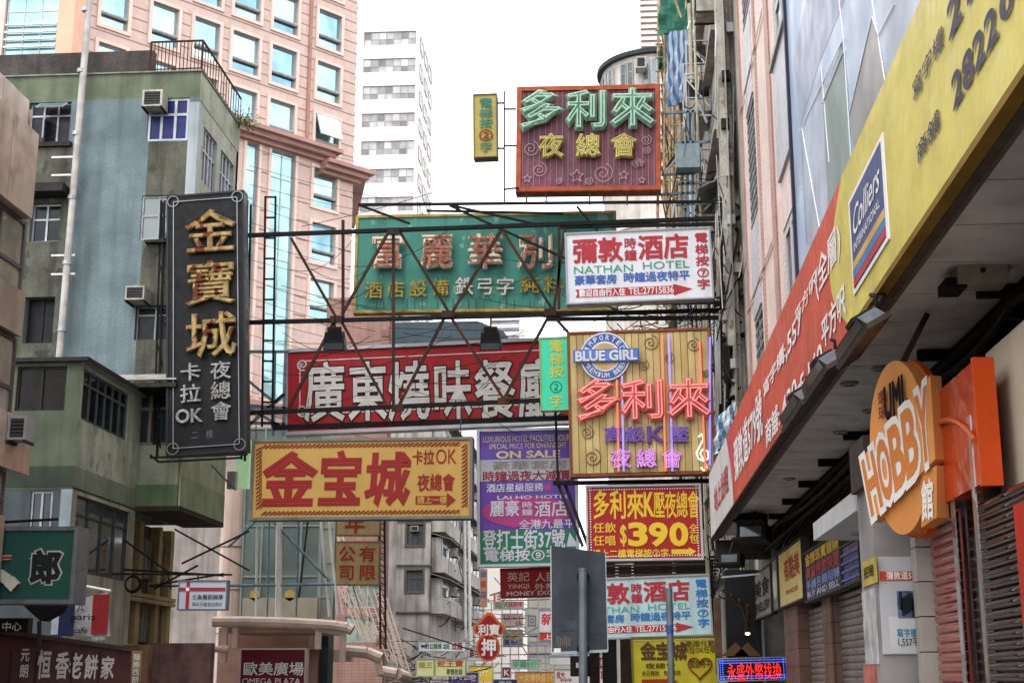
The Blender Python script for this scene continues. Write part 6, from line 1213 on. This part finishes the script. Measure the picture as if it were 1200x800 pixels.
# brown bakery sign, angled
Fb_ = FY(25.5); p0, p1, p2 = P(-40, 850, 25.5), P(154, 850, 26.6), P(-40, 737, 25.5)
F = Fr(p0, p1 - p0); u_ = V((p1 - p0)); u_.z = 0; F = Fr(p0, u_)
t = thing('bakery_sign', 'long dark brown sign with white brush characters at the bottom left', 'sign', p0); w_ = u_.length; h = P(-40, 741, 25.5).z - p0.z
b1_ = F.loc(10, 741)[1]; b2_ = F.loc(150, 763)[1]; bl_ = F.loc(60, 860)[1]; a0_, a1_ = F.loc(-60, 780)[0], F.loc(152, 780)[0]
ob(B().prism(F, [(a0_, bl_), (a1_, bl_), (a1_, b2_), (a0_, b1_ + .1)], -.25, 0), 'panel', mat('4a1f1a', .5, 0, .25, 2, .3), t)
ob(B().prism(F, [(a0_, b1_ + .101), (a1_, b2_ + .001), (a1_, b2_ + .08), (a0_, b1_ + .18)], -.3, .1), 'cap_rail', mat('3c2c28', .6, 0, .3), t)
for x in (12, 42, 84, 116): a = F.loc(x, 780)[0]; ob(B().box(F, a - .02, bl_ + .02, a + .02, b2_ + .0, .001, .02), 'panel_joint', mat('2c1412'), t)
wb2 = mat('b8b2ac', .6, 0, .15, 5)
text(F, '元朗', (24, 757, 34, 795), wb2, t, vert=True, gap=.85, off=.02)
for s, x0 in (('恒', 44), ('香', 65), ('老', 81), ('餅', 99), ('家', 118)): text(F, s, (x0, 761 + (x0 - 44) * .1, x0 + 15, 795), wb2, t, off=.025, gap=1, ital=.05)
ob(B().box(F, F.loc(153, 790)[0], bl_, F.loc(165, 790)[0], F.loc(158, 762)[1], -.2, .05), 'end_panel', mat('8a6a4c', .6, 0, .3), t); text(F, '麵飽西餅', (155, 765, 163, 800), mat('d0c8bc'), t, c=.07, vert=True)
# black small sign
t, F, w_, h = board('centre_sign', 'small black sign with white characters above the brown bakery sign', 24.5, (-4, 740), (32, 740), (-4, 725), .15, black, steel, .02, .02); text(F, '中心', (2, 728, 26, 739), wb2, t)
# cafe flag
t = drape('cafe_flag', 'blue white and red cafe flag hanging at lower left', (P(68, 708, 27.5), P(126, 693, 27.5), P(129, 745, 27.5), P(70, 745, 27.5)), mat('a8a6a8', .7, 0, .08, 3), nx=12, nz=8, amp=.04, cat='flag')
F = FY(27.42); ob(box1(F, F.rect(69, 708, 87, 745), -.0, .01), 'blue_stripe', mat('1c2448', .7), t); ob(box1(F, F.rect(108, 696, 127, 743), -.0, .01), 'red_stripe', mat('8c2024', .7), t)
text(F, 'paris', (84, 720, 112, 728), black, t, c=.03); text(F, 'cafe', (87, 735, 103, 741), black, t, c=.03); a, b_ = F.loc(95, 712); ob(B().bar(F.pt(a, b_ + .08, .03), F.pt(a - .07, b_ - .08, .03), .008).bar(F.pt(a, b_ + .08, .03), F.pt(a + .07, b_ - .08, .03), .008).bar(F.pt(a - .05, b_ - .03, .03), F.pt(a + .05, b_ - .03, .03), .006), 'tower_emblem', black, t)
ob(B().bar(P(88, 684, 27.4), P(130, 692, 27.4), .03, 6), 'flag_pole', whitep, t); text(F, '西餐咖啡', (108, 745, 124, 750), wb2, t, c=.03)
t = thing('street_lamp', 'dark lantern-shaped lamp below the green sign at the left', 'lamp', P(50, 715, 25)); F = FY(25); ob(B().prism(F, [F.loc(27, 709), F.loc(47, 727), F.loc(66, 716), F.loc(70, 708)], -.4, 0), 'housing', black, t); ob(B().bar(P(46, 727, 25), P(46, 760, 25), .04), 'arm', steel, t)
# dental clinic sign
t, F, w_, h = board('clinic_sign', 'small white clinic sign with red cross lines and dark characters', 32.5, (209, 713), (264, 713), (209, 681), .2, mat('a9b0bc', .4, 0, .05), mat('5c6470', .5), .03, .02)
rc = mat('a02030', .5); ob(box1(F, F.rect(218, 681, 222, 713), .0, .01), 'cross_line', rc, t); ob(box1(F, F.rect(209, 688, 264, 692), .0101, .014), 'cross_line', rc, t); ob(box1(F, F.rect(218, 688, 222, 692), .0141, .018), 'cross_centre', whitep, t)
text(F, '士為醫劉錦華', (225, 696, 262, 702), mat('30343c'), t, c=.02); text(F, '專科牙醫電話應診', (225, 705, 261, 710), mat('30343c'), t, c=.02, off=.0)
ob(B().bar(P(232, 681, 32.6), P(232, 672, 32.6), .02), 'hanger', steel, t); 
# low street fronts closing the bottom-left
lf = thing('street_wall', 'low brown stone shop wall behind the clinic sign', 'wall', P(200, 800, 33.8)); 
rw_ = FY(33.7).rect(130, 755, 172, 840); ob(B().box(FY(33.7), *rw_, -.3, 0), 'stone_panel', mat('7a5a48', .8, 0, .3, 2), lf)
# far end of street and middle backdrops
hill = B().box(FY(420), -260, 0, 200, 14, -20, 0)
t = thing('far_block', 'low pale building mass closing the far end of the street', 'building', (-20, 420, 0)); ob(hill, 'wall', palew2, t)
# roadside left block continuing behind the plaza
lb = thing('left_block', 'plain pale building between plaza and balcony block', 'building', (-16, 70, 0)); ob(B().box(FY(64), -26, 0, -14.4, 12, -15, 0), 'wall', mat('9a908a', .85, 0, .2, 1, .4), lb)
